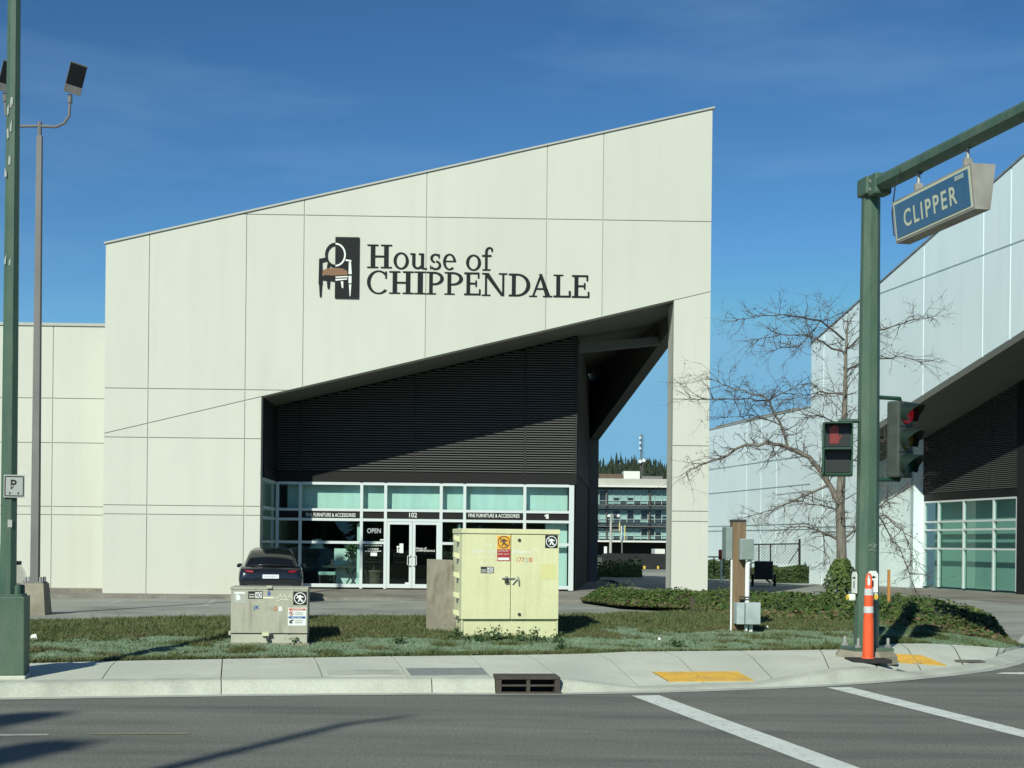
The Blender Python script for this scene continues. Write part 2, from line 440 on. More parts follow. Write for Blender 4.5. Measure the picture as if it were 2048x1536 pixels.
mat('black_fence', (0.016,0.017,0.019), (0.024,0.025,0.027), 1.5, 0.9)
mat('yellow', (0.75,0.50,0.05), rough=0.5)
mat('stripe_yellow', (0.65,0.60,0.25), rough=0.6)
mat('stripe_blue', (0.18,0.30,0.48), rough=0.6)
mat('signal_amber', (0.16,0.10,0.01), rough=0.25)
mat('signal_green', (0.006,0.045,0.022), rough=0.25)
mat('ped_lens', (0.024,0.027,0.027), rough=0.35)
mat('meter_red', (0.40,0.06,0.025), rough=0.5)
emit('signal_red', (0.55,0.02,0.03), 0.18)
emit('hand_red', (0.36,0.06,0.05), 0.12)
glass('window_glass', (0.835,0.92,0.90))
glass('door_glass', (0.45,0.50,0.49))
glass('window_glass2', (0.80,0.91,0.885), 0.03)

def leafy(name, c1, c2, scale=1.2, trans=0.25, c3=None, s3=0.35, lo3=0.45, hi3=0.6):
    m = mat(name, c1, c2, scale, 0.6, world=True, c3=c3, s3=s3, lo3=lo3, hi3=hi3, spec=0.3)
    return m
leafy('ivy', (0.026,0.058,0.014), (0.085,0.125,0.024), 3.0, c3=(0.045,0.05,0.02), s3=0.6, lo3=0.55, hi3=0.7)
leafy('ivy_light', (0.10,0.13,0.03), (0.15,0.17,0.05), 3.0)
leafy('ivy_dry', (0.12,0.085,0.045), (0.17,0.125,0.07), 3.0)
leafy('hedge', (0.022,0.045,0.012), (0.05,0.08,0.02), 2.0)
leafy('weed', (0.030,0.062,0.022), (0.06,0.10,0.035), 4.0)
# ------------------------------------------------------------------ setting: ground, road, kerb, sidewalk, lawn, lot
LOTZ = -0.17
SA = math.radians(11.2)                       # the street runs at this angle to the picture plane
E1 = Vector((math.cos(SA), math.sin(SA), 0)); E2 = Vector((-math.sin(SA), math.cos(SA), 0))

def structure(o): o['kind'] = 'structure'; return o

mb = MB(); mb.quad((-2500,-600,-0.42),(2500,-600,-0.42),(2500,3500,-0.42),(-2500,3500,-0.42))
structure(mb.build('ground', 'far_ground'))

# kerb base line (edge of gutter pan), from survey
KERB = [(-1500,1426),(-420,1406),(-200,1402),(0,1397),(220,1393.5),(443,1390.5),(640,1388.5),(865,1387),(990,1387),(1120,1387),(1300,1384),
        (1420,1380),(1540,1375.5),(1640,1371),(1740,1364),(1820,1357),(1890,1350),(1960,1341),(2010,1331),(2045,1318),(2068,1300),(2085,1275),(2096,1250)]
KP = [(px, G(px, py, 0.0)) for px, py in KERB]
def kpt(px):
    for (a, p), (b, q) in zip(KP, KP[1:]):
        if px <= b: return p.lerp(q, (px-a)/(b-a))
    return KP[-1][1]
def knorm(px):
    a, b = kpt(px-25), kpt(min(px+25, 2095))
    t = (b-a).normalized(); return Vector((-t.y, t.x, 0))
KTOP = [(-420,.15),(1125,.15),(1290,.03),(1540,.03),(1700,.15),(1770,.15),(1850,.03),(1960,.03),(2030,.03),(2096,.03)]
cols = [-1490,-1200,-900,-650,-420,-300,-200,-100,0,110,220,330,443,540,640,750,865,930,990,1055,1120,1170,1220,1290,1350,1420,1480,1540,1590,1640,1690,1740,1770,1800,1850,1890,1925,1960,1990,2015,2035,2052,2068,2085,2095]

# road sheet
mb = MB(); prev = None
far = [(-60.0, 3.0)]
pts = [kpt(c) + Vector((0,0,0.0)) for c in cols]
left = Vector((-70, pts[0].y - (70+pts[0].x)*math.tan(SA), 0))
pts = [left] + pts
for a, b in zip(pts, pts[1:]):
    mb.quad((a.x, -45, 0), (b.x, -45, 0), tuple(b), tuple(a))
e = pts[-1]
mb.quad((e.x,-45,0), (60,-45,0), (60,e.y,0), tuple(e))
mb.quad(tuple(e), (60,e.y,0), (60,33,-0.165), (e.x+0.6,33,-0.165))
structure(mb.build('road', 'asphalt'))
# gutter pan, 4 mm above the road
mb = MB()
for a, b in zip(cols, cols[1:]):
    p, q = kpt(a), kpt(b); n, m = knorm(a), knorm(b)
    mb.quad(p - n*0.16 + Vector((0,0,.005)), q - m*0.16 + Vector((0,0,.005)), q + m*0.12 + Vector((0,0,.012)), p + n*0.12 + Vector((0,0,.012)))
structure(mb.build('gutter', 'gutter'))

# kerb segments: children of the kerb
kerb_root = structure(empty('kerb', tuple(kpt(600)))); 
def kerb_piece(c0, c1):
    xs = [c0 + 0.4*(c0 < c1)] + [c for c in cols if c0 < c < c1] + [c1 - 1.6]
    mb = MB(); rows = []
    for c in xs:
        p, n = kpt(c), knorm(c); h = interp(KTOP, c); 
        prof = [(0.0, -0.1), (0.0, 0.008), (0.03, h*0.25+0.006), (0.075, h*0.72+0.004), (0.11, h*0.95+0.003), (0.16, h+0.004), (0.34, h+0.008), (0.34,-0.1)]
        rows.append([p + n*d + Vector((0,0,z)) for d, z in prof])
    k = len(rows[0])
    vs = [v for r in rows for v in r]; fs = []
    for i in range(len(rows)-1):
        for j in range(k):
            j2 = (j+1) % k
            fs.append((i*k+j, (i+1)*k+j, (i+1)*k+j2, i*k+j2))
    fs.append(tuple(range(k))); fs.append(tuple(range((len(rows)-1)*k, len(rows)*k))[::-1])
    mb.add(vs, fs)
    o = mb.build('kerb_segment', 'kerb_concrete', kerb_root, world=True); smooth_angle(o, 40)
for a, b in [(-1490,-900),(-900,-420),(-420,-60),(-60,443),(443,865),(865,992),(1120,1420),(1420,1726),(1726,1990),(1990,2095)]: kerb_piece(a, b)

# sidewalk slabs: children of the sidewalk bed
BACK = [(-1500,1379),(-420,1341),(-250,1335),(60,1326.5),(230,1322),(445,1318),(628,1315),(783,1312.5),(937,1311),(1060,1309.5),(1180,1307),(1250,1303.5),(1400,1302),
        (1560,1300.5),(1690,1299),(1790,1287),(1860,1287),(1950,1292),(2010,1297),(2050,1290)]
BZ = [(-420,.21),(1850,.21),(1960,.15),(2050,.06)]
def bpt(px, z=None):
    if z is None: z = interp(BZ, px)
    return G(px, interp(BACK, px), z)
PAIRS = [(-1480,-1240),(-1120,-930),(-770,-630),(-420,-330),(-160,-110),(202,232),(443,445),(648,628),(820,783),(985,937),(1130,1052),(1300,1190),(1440,1330),(1580,1480),(1700,1640),(1800,1735),(1890,1800),(1975,1900),(2040,2000),(2072,2048)]
def front(px): 
    p, n = kpt(px), knorm(px); return p + n*0.345 + Vector((0,0,interp(KTOP, px)+0.008))
mb = MB()
for (f0,b0),(f1,b1) in zip(PAIRS, PAIRS[1:]):
    dz = Vector((0,0,-0.022))
    mb.quad(front(f0)+dz, front(f1)+dz, bpt(b1)+dz, bpt(b0)+dz)
sw = structure(mb.build('sidewalk', 'joint'))
for (f0,b0),(f1,b1) in zip(PAIRS, PAIRS[1:]):
    n = 4
    rowf = [lerp(f0+1.2, f1-1.2, i/n) for i in range(n+1)]; rowb = [lerp(b0+1.0, b1-1.0, i/n) for i in range(n+1)]
    mb = MB(); m = 5
    vs = []
    for i in range(n+1):
        a, b = front(rowf[i]), bpt(rowb[i])
        for j in range(m+1):
            t = j/m; q = a.lerp(b, t); q.z = a.z + (b.z-a.z)*min(1, t*1.6)
            vs.append(q)
    k = len(vs); vs2 = [v - Vector((0,0,0.09)) for v in vs]
    fs = []
    for i in range(n):
        for j in range(m):
            fs.append((i*(m+1)+j, (i+1)*(m+1)+j, (i+1)*(m+1)+j+1, i*(m+1)+j+1))
    edge = [i*(m+1) for i in range(n+1)] + [n*(m+1)+j for j in range(1, m+1)] + [i*(m+1)+m for i in range(n-1, -1, -1)] + [j for j in range(m-1, 0, -1)]
    for a, b in zip(edge, edge[1:]+edge[:1]): fs.append((b, a, a+k, b+k))
    mb.add(vs+vs2, fs)
    smooth_angle(mb.build('slab', 'concrete', sw), 30)

# parking lot and driveways
mb = MB(); mb.quad((-70,22,LOTZ),(60,22,LOTZ),(60,46.2,LOTZ),(-70,46.2,LOTZ)); mb.quad((5.2,46.2,LOTZ),(60,46.2,LOTZ),(60,130,LOTZ),(5.2,130,LOTZ))
structure(mb.build('parking_lot', 'lot_asphalt'))
mb = MB()
for (a, b) in [((197,1213),(255,1199)),((407,1213.5),(432,1199)),((806,1206),(794,1198)),((-20,1213),(60,1199))]:
    p, q = G(*a, LOTZ), G(*b, LOTZ); w = Vector((0.06,0,0)); u = Vector((0,0,.005))
    mb.quad(p-w+u, p+w+u, q+w+u, q-w+u)
structure(mb.build('parking_line_markings', 'paint_faded'))

# crosswalk lines and other road paint
def stripe(name, quads, m):
    mb = MB()
    for q in quads: mb.quad(*[Vector((p.x,p.y,0.0045)) for p in q])
    return structure(mb.build(name, m))
def extend(p, q, far): d = (p-q); return q + d*far
l0, l1 = G(1263,1392), G(1639,1536); r0, r1 = G(1318,1391), G(1717,1536)
stripe('crosswalk_line', [(l1+(l1-l0)*1.5, r1+(r1-r0)*1.5, r0, l0)], 'paint_white')
l0, l1 = G(1654,1375.5), G(2048,1476); r0, r1 = G(1701,1375), G(2048,1461)
stripe('crosswalk_line', [(l1+(l1-l0)*2.5, r1+(r1-r0)*2.5, r0, l0)], 'paint_white')
stripe('stop_line', [(G(1990,1348),G(2200,1352),G(2200,1344),G(2005,1345.5))], 'paint_white')
stripe('lane_line', [(G(-200,1474.5),G(97,1471.5),G(97,1468.5),G(-200,1471))], 'paint_faded')
stripe('old_lane_line', [(G(180,1470),G(380,1469),G(380,1466.5),G(180,1467.5))], 'paint_yellow_faded')

# height of the paving under a point, for things laid on it
from mathutils.bvhtree import BVHTree
_pv, _pf = [], []
for o in COL.objects:
    if (o.parent in (sw, kerb_root) or o is sw) and o.type == 'MESH':
        k = len(_pv); M = PM.get(o.parent.name, Matrix.Identity(4)) if o.parent else Matrix.Identity(4); _pv += [M @ v.co for v in o.data.vertices]; _pf += [[i+k for i in q.vertices] for q in o.data.polygons]
PAVE = BVHTree.FromPolygons(_pv, _pf)
def on_pave(x, y):
    h = PAVE.ray_cast(Vector((x, y, 2)), Vector((0,0,-1)))[0]
    return h.z if h is not None else 0.03
def GP(px, py):
    """pixel -> point on the paving"""
    rx, rz = ray(px, py)
    h = PAVE.ray_cast(Vector((0, 0, CAMH)), Vector((rx, 1.0, rz)).normalized())[0]
    return h if h is not None else G(px, py, 0.03)
# ------------------------------------------------------------------ lawn, ivy, weeds
LAWNB = [(-1500,1267),(-420,1246),(-300,1243),(60,1240),(300,1237),(460,1233),(700,1233),(900,1233),(1180,1230),(1380,1222),(1480,1236),(1600,1240),(1700,1244),(1800,1256),(1900,1267),(1980,1280),(2048,1288)]
LAWNZ = [(-420,.50),(1200,.50),(1400,.46),(1600,.42),(1700,.40),(1900,.30),(2000,.16),(2048,.10)]
def lawn_pt(px, t):
    fz = interp(BZ, px)-.005; f = bpt(px, fz); zb = interp(LAWNZ, px); b = G(px, interp(LAWNB, px), zb)
    q = f.lerp(b, t); q.z = lerp(fz, zb, lerp(t, math.sin(t*math.pi/2), .35))
    q.z += 0.035*mnoise.noise(Vector((q.x*0.7, q.y*0.7, 0))) * min(1, t*6) + 0.01*mnoise.noise(Vector((q.x*3, q.y*3, 5)))*min(1, t*6)
    return q
def seedness(p, d):
    """1 = pale blue-green sprayed seed mulch, 0 = old turf; d = metres behind the sidewalk"""
    n = mnoise.fractal(Vector((p.x*0.55+3, p.y*0.8, 1)), 1.0, 2.0, 4)
    edge = 1.65 + 1.4*n + (1.0 if p.x > 1.6 else 0.0)
    k = 1.0 if d < edge and d > 0.12 + 0.14*n else 0.0
    if mnoise.fractal(Vector((p.x*1.6, p.y*2.4, 7)), 1.0, 2.0, 4) > 0.34: k = 0.0
    return k
lpx = [-1240 + i*(3288/150) for i in range(151)]; LT = 34
vs = [lawn_pt(px, j/LT) for px in lpx for j in range(LT+1)]
g0, g1 = MB(), MB()
f0, f1 = [], []
for i in range(150):
    for j in range(LT):
        f = (i*(LT+1)+j, (i+1)*(LT+1)+j, (i+1)*(LT+1)+j+1, i*(LT+1)+j+1)
        c = vs[f[0]]; d = (c - bpt(lpx[i], .205)).length
        (f1 if seedness(c, d) > 0.5 else f0).append(f)
mat('turf_soil', (0.10,0.098,0.052), (0.08,0.095,0.04), 2.2, 0.95, bump=0.6, bscale=25, c3=(0.14,0.115,0.065), s3=0.9, lo3=0.45, hi3=0.65)
mat('seed_mulch', (0.25,0.32,0.225), (0.19,0.26,0.165), 3.0, 0.95, bump=0.7, bscale=22, c3=(0.12,0.15,0.075), s3=1.2, lo3=0.5, hi3=0.68)
me = bpy.data.meshes.new('lawn'); me.from_pydata([tuple(v) for v in vs], [], f0+f1); me.update()
me.materials.append(MATS['turf_soil']); me.materials.append(MATS['seed_mulch'])
for k, p in enumerate(me.polygons): p.material_index = 0 if k < len(f0) else 1; p.use_smooth = True
lawn = bpy.data.objects.new('lawn', me); COL.objects.link(lawn); structure(lawn)

mb = MB()                       # back slope of the verge down to the lot
for a, b in zip(lpx, lpx[1:]):
    p, q = lawn_pt(a, 1.0), lawn_pt(b, 1.0); d = Vector((0, 4.5, 0))
    p2, q2 = p + d, q + d; p2.z = q2.z = LOTZ - .01
    mb.quad(p, q, q2, p2)
structure(mb.build('verge_slope', 'turf_soil'))
leafy('grass_blade', (0.088,0.118,0.040), (0.135,0.150,0.058), 1.8, c3=(0.135,0.14,0.06), s3=0.9, lo3=0.46, hi3=0.66)
leafy('seed_blade', (0.20,0.275,0.175), (0.145,0.215,0.12), 2.5, c3=(0.105,0.15,0.06), s3=1.4, lo3=0.5, hi3=0.66)
ga, gs = MB(), MB()
r = random.Random(11)
for k in range(200000):
    px = r.uniform(-300, 2046) if k < 172000 else r.uniform(-1240, -300); t = r.random()**1.25
    p = lawn_pt(px, t); d = (p - bpt(px, .205)).length
    s = seedness(p, d)
    if s > 0.5 and r.random() < 0.35: continue
    dens = mnoise.fractal(Vector((p.x*1.3, p.y*1.3, 9)), 1.0, 2.0, 3)
    h = (0.018 + 0.03*r.random()) * (1.0 + 0.9*max(0, dens)) * (0.5 if s > .5 else 1.2)
    if r.random() < 0.01: h *= 2.0
    a = r.uniform(0, 6.283); w = 0.005 + 0.006*r.random()
    lx, ly = r.gauss(0, h*0.7), r.gauss(0, h*0.7)
    q = (gs if s > 0.5 else ga)
    q.add([(p.x-w*math.cos(a), p.y-w*math.sin(a), p.z-0.004), (p.x+w*math.cos(a), p.y+w*math.sin(a), p.z-0.004), (p.x+lx, p.y+ly, p.z+h)], [(0,1,2)])
tag(ga.build('grass', 'grass_blade'), 'thin olive and brown grass on the verge behind the sidewalk', 'grass', kind='stuff')
tag(gs.build('seed_mulch', 'seed_blade'), 'pale blue-green sprayed grass seed mulch along the sidewalk edge', 'grass', kind='stuff')

def leaf(mb, p, size, nrm, r):
    nrm = Vector(nrm).normalized()
    a = nrm.cross(Vector((r.gauss(0,1), r.gauss(0,1), r.gauss(0,1)))).normalized(); b = nrm.cross(a)
    s = size
    mb.add([p - a*s*0.5, p - b*s*0.42 + nrm*s*0.1, p + a*s*0.6 - nrm*s*0.08, p + b*s*0.42 + nrm*s*0.1], [(0,1,2),(0,2,3)])

# ivy bed: front edge at ground, back edge
IVF = [(1163,1199,-.05),(1240,1211,-.06),(1385,1217,-.05),(1430,1226,.30),(1480,1234,.42),(1600,1239,.41),(1700,1243,.40),(1800,1255,.35),(1900,1266,.29),(1980,1278,.19),(2026,1284,.13)]
IVB = [(1175,1181),(1330,1176),(1420,1184),(1530,1190),(1650,1194),(1780,1194),(1850,1198),(1950,1230),(2020,1268)]
def iv_front(px):
    y = interp([(a,b) for a,b,c in IVF], px); z = interp([(a,c) for a,b,c in IVF], px); return G(px, y, z)
def iv_back(px):
    p = G(px, interp(IVB, px), 0.17); p.z = -0.1
    return p if p.y < 46.3 else Vector((p.x*46.3/p.y, 46.3, -0.1))
mb = MB(); ipx = [1163 + i*(863/60) for i in range(61)]; IT = 24
def iv_h(p, t): 
    base = 0.30 + 0.14*mnoise.fractal(Vector((p.x*0.6, p.y*0.6, 3)), 1.0, 2.0, 3) + 0.08*mnoise.noise(Vector((p.x*2.2, p.y*2.2, 3)))
    return max(0.02, base*min(1, t*7+0.1)*min(1, (1-t)*8+0.1))
def iv_pt(px, t):
    px = max(1163, px); q = iv_front(px).lerp(iv_back(px), t)
    e = min(1.0, (px-1163)/40, (2027-px)/40)
    return q, iv_h(q, t)*max(0.12, e)
vs = []
for px in ipx:
    for j in range(IT+1):
        q, h = iv_pt(px, j/IT); vs.append((q.x, q.y, q.z + h - 0.06))
fs = [(i*(IT+1)+j, (i+1)*(IT+1)+j, (i+1)*(IT+1)+j+1, i*(IT+1)+j+1) for i in range(60) for j in range(IT)]
mb.add(vs, fs); structure(mb.build('planting_bed', 'soil', smooth=True))
iv, il, idr = MB(), MB(), MB()
for k in range(62000):
    px = r.uniform(1163, 2026); t = r.random()**1.5
    q, h = iv_pt(px, t)
    if mnoise.fractal(Vector((q.x*1.5, q.y*1.5, 21)), 1.0, 2.0, 3) < -0.35 and r.random() < 0.7: continue
    top = h*r.uniform(0.45, 1.15) if r.random() < 0.8 else h*r.uniform(0.1,0.6)
    p = Vector((q.x, q.y - (0.12 if t < 0.04 else 0)*r.random(), q.z + top))
    nm = (r.gauss(0,.55), r.gauss(-.35,.5), 1.0)
    x = r.random()
    front_dry = t < 0.05 and r.random() < 0.35
    leaf(idr if (x < 0.02 or front_dry) else il if x < 0.06 else iv, p, r.uniform(0.055, 0.11), nm, r)
tag(iv.build('ivy', 'ivy'), 'dark green ivy ground cover filling the corner planting bed', 'ivy', kind='stuff')
tag(il.build('young_ivy', 'ivy_light'), 'pale young ivy leaves scattered through the corner planting bed', 'ivy', kind='stuff')
tag(idr.build('dry_ivy', 'ivy_dry'), 'brown dead leaves caught in the ivy of the planting bed', 'leaves', kind='stuff')

# kerb of the lot round the left tip of the bed
root = structure(empty('bed_kerb', tuple(G(1163,1199,-.17))))
kk = [(1400,1219),(1385,1218.5),(1310,1214.5),(1240,1209),(1190,1203),(1164,1197),(1160,1190),(1163,1184)]
pts = [G(a, b, LOTZ) for a, b in kk]
for i in range(0, len(pts)-1):
    a, b = pts[i], pts[i+1]; d = (b-a).normalized(); n = Vector((d.y, -d.x, 0)) * 0.16
    mb = MB(); a2, b2 = a + d*0.006, b - d*0.006; up = Vector((0,0,0.15))
    mb.hexa([a2, b2, b2+n, a2+n] if True else [], [a2+up, b2+up, b2+n+up, a2+n+up])
    mb.build('kerb_segment', 'gutter', root, world=True)

# weeds at the foot of the cabinets and loose clumps in the verge
def lawn_z(px, py):
    lo_, hi_ = 0.0, 1.0
    for _ in range(18):
        m_ = (lo_+hi_)/2; q = lawn_pt(px, m_); rx, rz = ray(px, py)
        if CAMH + rz*q.y < q.z: hi_ = m_
        else: lo_ = m_
    return lawn_pt(px, lo_)
def weed(px, py, size, lab):
    c = lawn_z(px, py); mb = MB(); rr = random.Random(int(px*7+py))
    for k in range(int(70*size/0.15)):
        a = rr.uniform(0, 6.28); h = abs(rr.gauss(0, size*0.55)); w = rr.gauss(0, size*0.75)
        p = c + Vector((math.cos(a)*w, math.sin(a)*w*0.7, h*0.8+0.01))
        leaf(mb, p, rr.uniform(0.025, 0.06), (rr.gauss(0,.8), rr.gauss(-.5,.6), .8), rr)
    for k in range(5):
        a = rr.uniform(0, 6.28); mb.tube([c, c + Vector((math.cos(a)*size*.4, math.sin(a)*size*.3, size*rr.uniform(.7,1.3)))], [.005,.002], 4)
    t = thing('weed', lab, 'weed', tuple(c), 0, 'weeds in the verge')
    tag(mb.build('foliage', 'weed', t, world=True), kind='stuff')
    return t
weed(990,1281,0.20,'tall leafy weed in front of the yellow cabinet below its lock')
weed(955,1283,0.13,'low weed at the left foot of the yellow cabinet')
weed(1040,1283,0.16,'bushy weed at the middle of the yellow cabinet base')
weed(1072,1283,0.15,'leafy weed near the right foot of the yellow cabinet')
weed(1112,1285,0.13,'weed at the right front corner of the yellow cabinet')
weed(586,1289,0.11,'small weed at the right foot of the grey utility cabinet')
weed(1350,1294,0.13,'dark weed clump near the yellow tactile pad')
weed(800,1288,0.12,'weed clump in the verge between the two cabinets')
weed(1121,1300,0.10,'weed clump at the sidewalk edge above the storm drain')
weed(915,1277,0.14,'weed clump between the brown board and yellow cabinet')
# ------------------------------------------------------------------ showroom building
B1 = math.radians(1.45)
F1 = Frame((0.0, 46.85), B1)
GZ = -0.12
bld = thing('showroom_building', 'cream tilt-up concrete furniture showroom with sloping roofline and deep shaded entrance', 'building', (F1.Q.x, F1.Q.y, 0.0), B1)
D = 3.3
uL, uR, uO, uP = F1.u(208,850), F1.u(1420,700), F1.u(521,950), F1.u(1345,900)
r0, r1 = F1.uz(210,488), F1.uz(1425,218)
s0, s1 = F1.uz(521,793.5), F1.uz(1345,601)
def line(p, q): k = (q[1]-p[1])/(q[0]-p[0]); return lambda u: p[1]+k*(u-p[0])
zroof, zsof = line(r0, r1), line(s0, s1)
def half_below(fn, off=0.0):   # z <= fn(u)+off  ->  a,b,c
    k = fn(1)-fn(0); return (-k, 1.0, fn(0)+off)
def half_above(fn, off=0.0):
    k = fn(1)-fn(0); return (k, -1.0, -fn(0)-off)

def panels(parent, us, zs, halves, gap=0.026, th=0.03, m='wall', v0=0.0, name='wall_panel'):
    out = []
    for i in range(len(us)-1):
        for j in range(len(zs)-1):
            g0 = gap/2 if i else 0.0; g1 = gap/2 if i < len(us)-2 else 0.0
            h0 = gap/2 if j else 0.0; h1 = gap/2 if j < len(zs)-2 else 0.0
            poly = [(us[i]+g0, zs[j]+h0), (us[i+1]-g1, zs[j]+h0), (us[i+1]-g1, zs[j+1]-h1), (us[i]+g0, zs[j+1]-h1)]
            for h in halves:
                poly = clip(poly, *h)
                if len(poly) < 3: break
            if len(poly) < 3 or area2(poly) < 0.02: continue
            # drop doubled points
            q = [p for k, p in enumerate(poly) if (abs(p[0]-poly[k-1][0])+abs(p[1]-poly[k-1][1])) > 1e-5]
            if len(q) < 3: continue
            o = MB().prism([(a, v0, b) for a, b in q], (0, th, 0)).build(name, m, parent)
            out.append(o)
    return out

def wallpoly(mb, poly, v0, v1): return mb.prism([(a, v0, b) for a, b in poly], (0, v1-v0, 0))
TH = 0.42
mb = MB()
wallpoly(mb, [(uL,zsof(uL)),(uR,zsof(uR)),(uR,zroof(uR)),(uL,zroof(uL))], 0.03, TH)
wallpoly(mb, [(uL,GZ-0.2),(uO,GZ-0.2),(uO,zsof(uO)-0.002),(uL,zsof(uL)-0.002)], 0.03, TH)
wallpoly(mb, [(uP,GZ-0.2),(uR,GZ-0.2),(uR,zsof(uR)-0.002),(uP,zsof(uP)-0.002)], 0.03, TH)
wall = mb.build('front_wall', 'wall_joint', bld)
vx = {297:F1.u(297,700), 491:F1.u(491,700), 607:F1.u(607,600), 852:F1.u(852,550), 1094:F1.u(1093,500), 1206:F1.u(1206,450)}
zA, zB, zC1, zC2, zT = F1.z(350,777.5), F1.z(350,875.5), F1.z(350,1011), F1.z(350,1029), F1.z(1000,436.5)
g = 0.013
panels(wall, [uL,vx[297],vx[491],vx[607],vx[852],vx[1094],vx[1206],uR], [zB-1.0, zA, zT, 20.0], [half_below(zroof), half_above(zsof, g)])
panels(wall, [uL,vx[297],vx[491],uO], [GZ-0.2, zC2, zC1, zB, 9.0], [half_below(zsof, -g)])
panels(wall, [uP,uR], [GZ-0.2, F1.z(1380,1043), F1.z(1380,1022.5), F1.z(1380,891.5), F1.z(1380,798.5), 12.0], [half_below(zsof, -g)])
# cap flashing along the sloping roofline
k = MB(); a, b = uL-0.05, uR+0.07
k.prism([(a,-0.05,zroof(a)+0.003),(b,-0.05,zroof(b)+0.003),(b,-0.05,zroof(b)+0.06),(a,-0.05,zroof(a)+0.06)], (0, TH+0.1, 0)).build('roof_flashing', 'flashing', bld)

# side wall along the passage, open below its sloping edge, and its rear leg
YL = 64.6
def L(p): return F1.loc(p)
c0 = Vector((uR, TH, 0)); lo = L(P(1196.5,1000,YL)); li = L(P(1178,1000,YL))
dirv = Vector((lo.x-c0.x, lo.y-c0.y)); 
zleg = P(1187,880,YL).z; zc = zsof(uR)
nl = Vector((-abs(lo.x-li.x), 0, 0))
mb = MB()
e2 = c0 + Vector((dirv.x, dirv.y, 0))*1.4
side = [(c0.x, c0.y, zc), (lo.x, lo.y, zleg), (lo.x, lo.y, GZ-0.2), (e2.x, e2.y, GZ-0.2), (e2.x, e2.y, 11.0), (c0.x, c0.y, zroof(uR)-0.6)]
mb.prism(side, nl)
mb.build('side_wall', 'passage_grey', bld)
MB().prism([(uP+.01,TH+.003,GZ-.2),(uR-.5,TH+.003,GZ-.2),(uR-.5,TH+.003,zsof(uP)-.01),(uP+.01,TH+.003,zsof(uP)-.01)],(0,1.0,0)).build('pillar', 'wall', bld)
# soffit
uC = F1.u(1153,950,D)
mb = MB()
pts = [(uO-0.0, TH+0.002), (uR-0.44, TH+0.002), (li.x-0.0, li.y), (uC+0.02, li.y), (uC+0.02, D+0.6), (uO, D+0.6)]
mb.prism([(a, b, zsof(a)+0.002) for a, b in pts], (0,0,0.2)).build('soffit', 'soffit', bld)
# cross beam over the passage
zb0 = P(1160,705,50.6).z; b1 = L(P(1330,686,52.2)); b1z = P(1330,688,52.2).z
mb = MB(); mb.hexa([(uC+0.03,D+0.35,zb0),(b1.x,b1.y,b1z),(b1.x,b1.y+0.35,b1z),(uC+0.03,D+0.7,zb0)],
                   [(uC+0.03,D+0.35,zb0+0.3),(b1.x,b1.y,b1z+0.3),(b1.x,b1.y+0.35,b1z+0.3),(uC+0.03,D+0.7,zb0+0.3)])
mb.build('cross_beam', 'passage_grey', bld)

# body of the building behind
mb = MB(); 
body = [(uL+0.1, TH), (uO-0.02, TH), (uO-0.02, D+8.0), (uC-0.05, D+8.0), (li.x-0.1, li.y+0.8), (li.x-0.1, li.y+24), (uL+0.1, li.y+24)]
mb.prism([(a, b, 9.0) for a, b in body], (0,0,-9.2)).build('rear_hall', 'wall', bld)
mb = MB(); mb.box(uO-0.02, uC-0.05, D+0.6, D+8.0, 4.2, 8.8); mb.build('upper_hall', 'louvre_back', bld)

# lower wing to the left, set back
wing = thing('low_wing', 'lower cream concrete wing left of the showroom with flat parapet', 'building', (F1.Q.x, F1.Q.y, 0.0), B1)
WV = 3.0
zw = F1.z(120,652,WV); uw0 = uL-22
mb = MB(); mb.box(uw0, uL-0.01, WV+0.03, WV+0.4, GZ+0.0, zw); wj = mb.build('wall', 'wall_joint', wing)
wz = [GZ+0.0, F1.z(120,1029.5,WV), F1.z(120,1013,WV), F1.z(120,885.5,WV), F1.z(120,796.5,WV), zw]
w1 = F1.u(105,850,WV)
panels(wj, [uw0, w1-12.4, w1-6.2, w1, uL-0.012], wz, [], v0=WV)
MB().box(uw0, uL-0.012, WV-0.05, WV+0.5, zw+0.003, zw+0.1).build('roof_flashing', 'flashing', wing)
MB().box(uw0, uL-0.012, WV-0.8, WV-0.02, -0.17, F1.z(160,1176,WV)).build('plinth', 'aggregate', wing)

# walkway in front of the building
wk = MB()
def W(u, v, z): q = F1.Q + F1.e*u + F1.n*v; return Vector((q.x, q.y, z))
yk = -1.45
for (ua, ub) in [(uw0, uO), (uO, uR-0.3)]:
    wk.hexa([W(ua,yk,-0.3),W(ub,yk,-0.3),W(ub,yk+0.16,-0.3),W(ua,yk+0.16,-0.3)],[W(ua,yk,-0.075),W(ub,yk,-0.075),W(ub,yk+0.16,-0.07),W(ua,yk+0.16,-0.07)])
    wk.quad(W(ua,yk+0.16,-0.075),W(ub,yk+0.16,-0.075),W(ub,0.5,-0.055),W(ua,0.5,-0.055))
wk.quad(W(uO,0.5,-0.055),W(uR+0.5,0.5,-0.055),W(uC+3,D+0.5,0.055),W(uO,D+0.5,0.055))
wk.quad(W(uC-0.2,D+0.5,0.055),W(uC+3,D+0.5,0.055),W(li.x+0.6,li.y+6,0.0),W(li.x-0.2,li.y+6,0.0))
structure(wk.build('walkway', 'aggregate'))

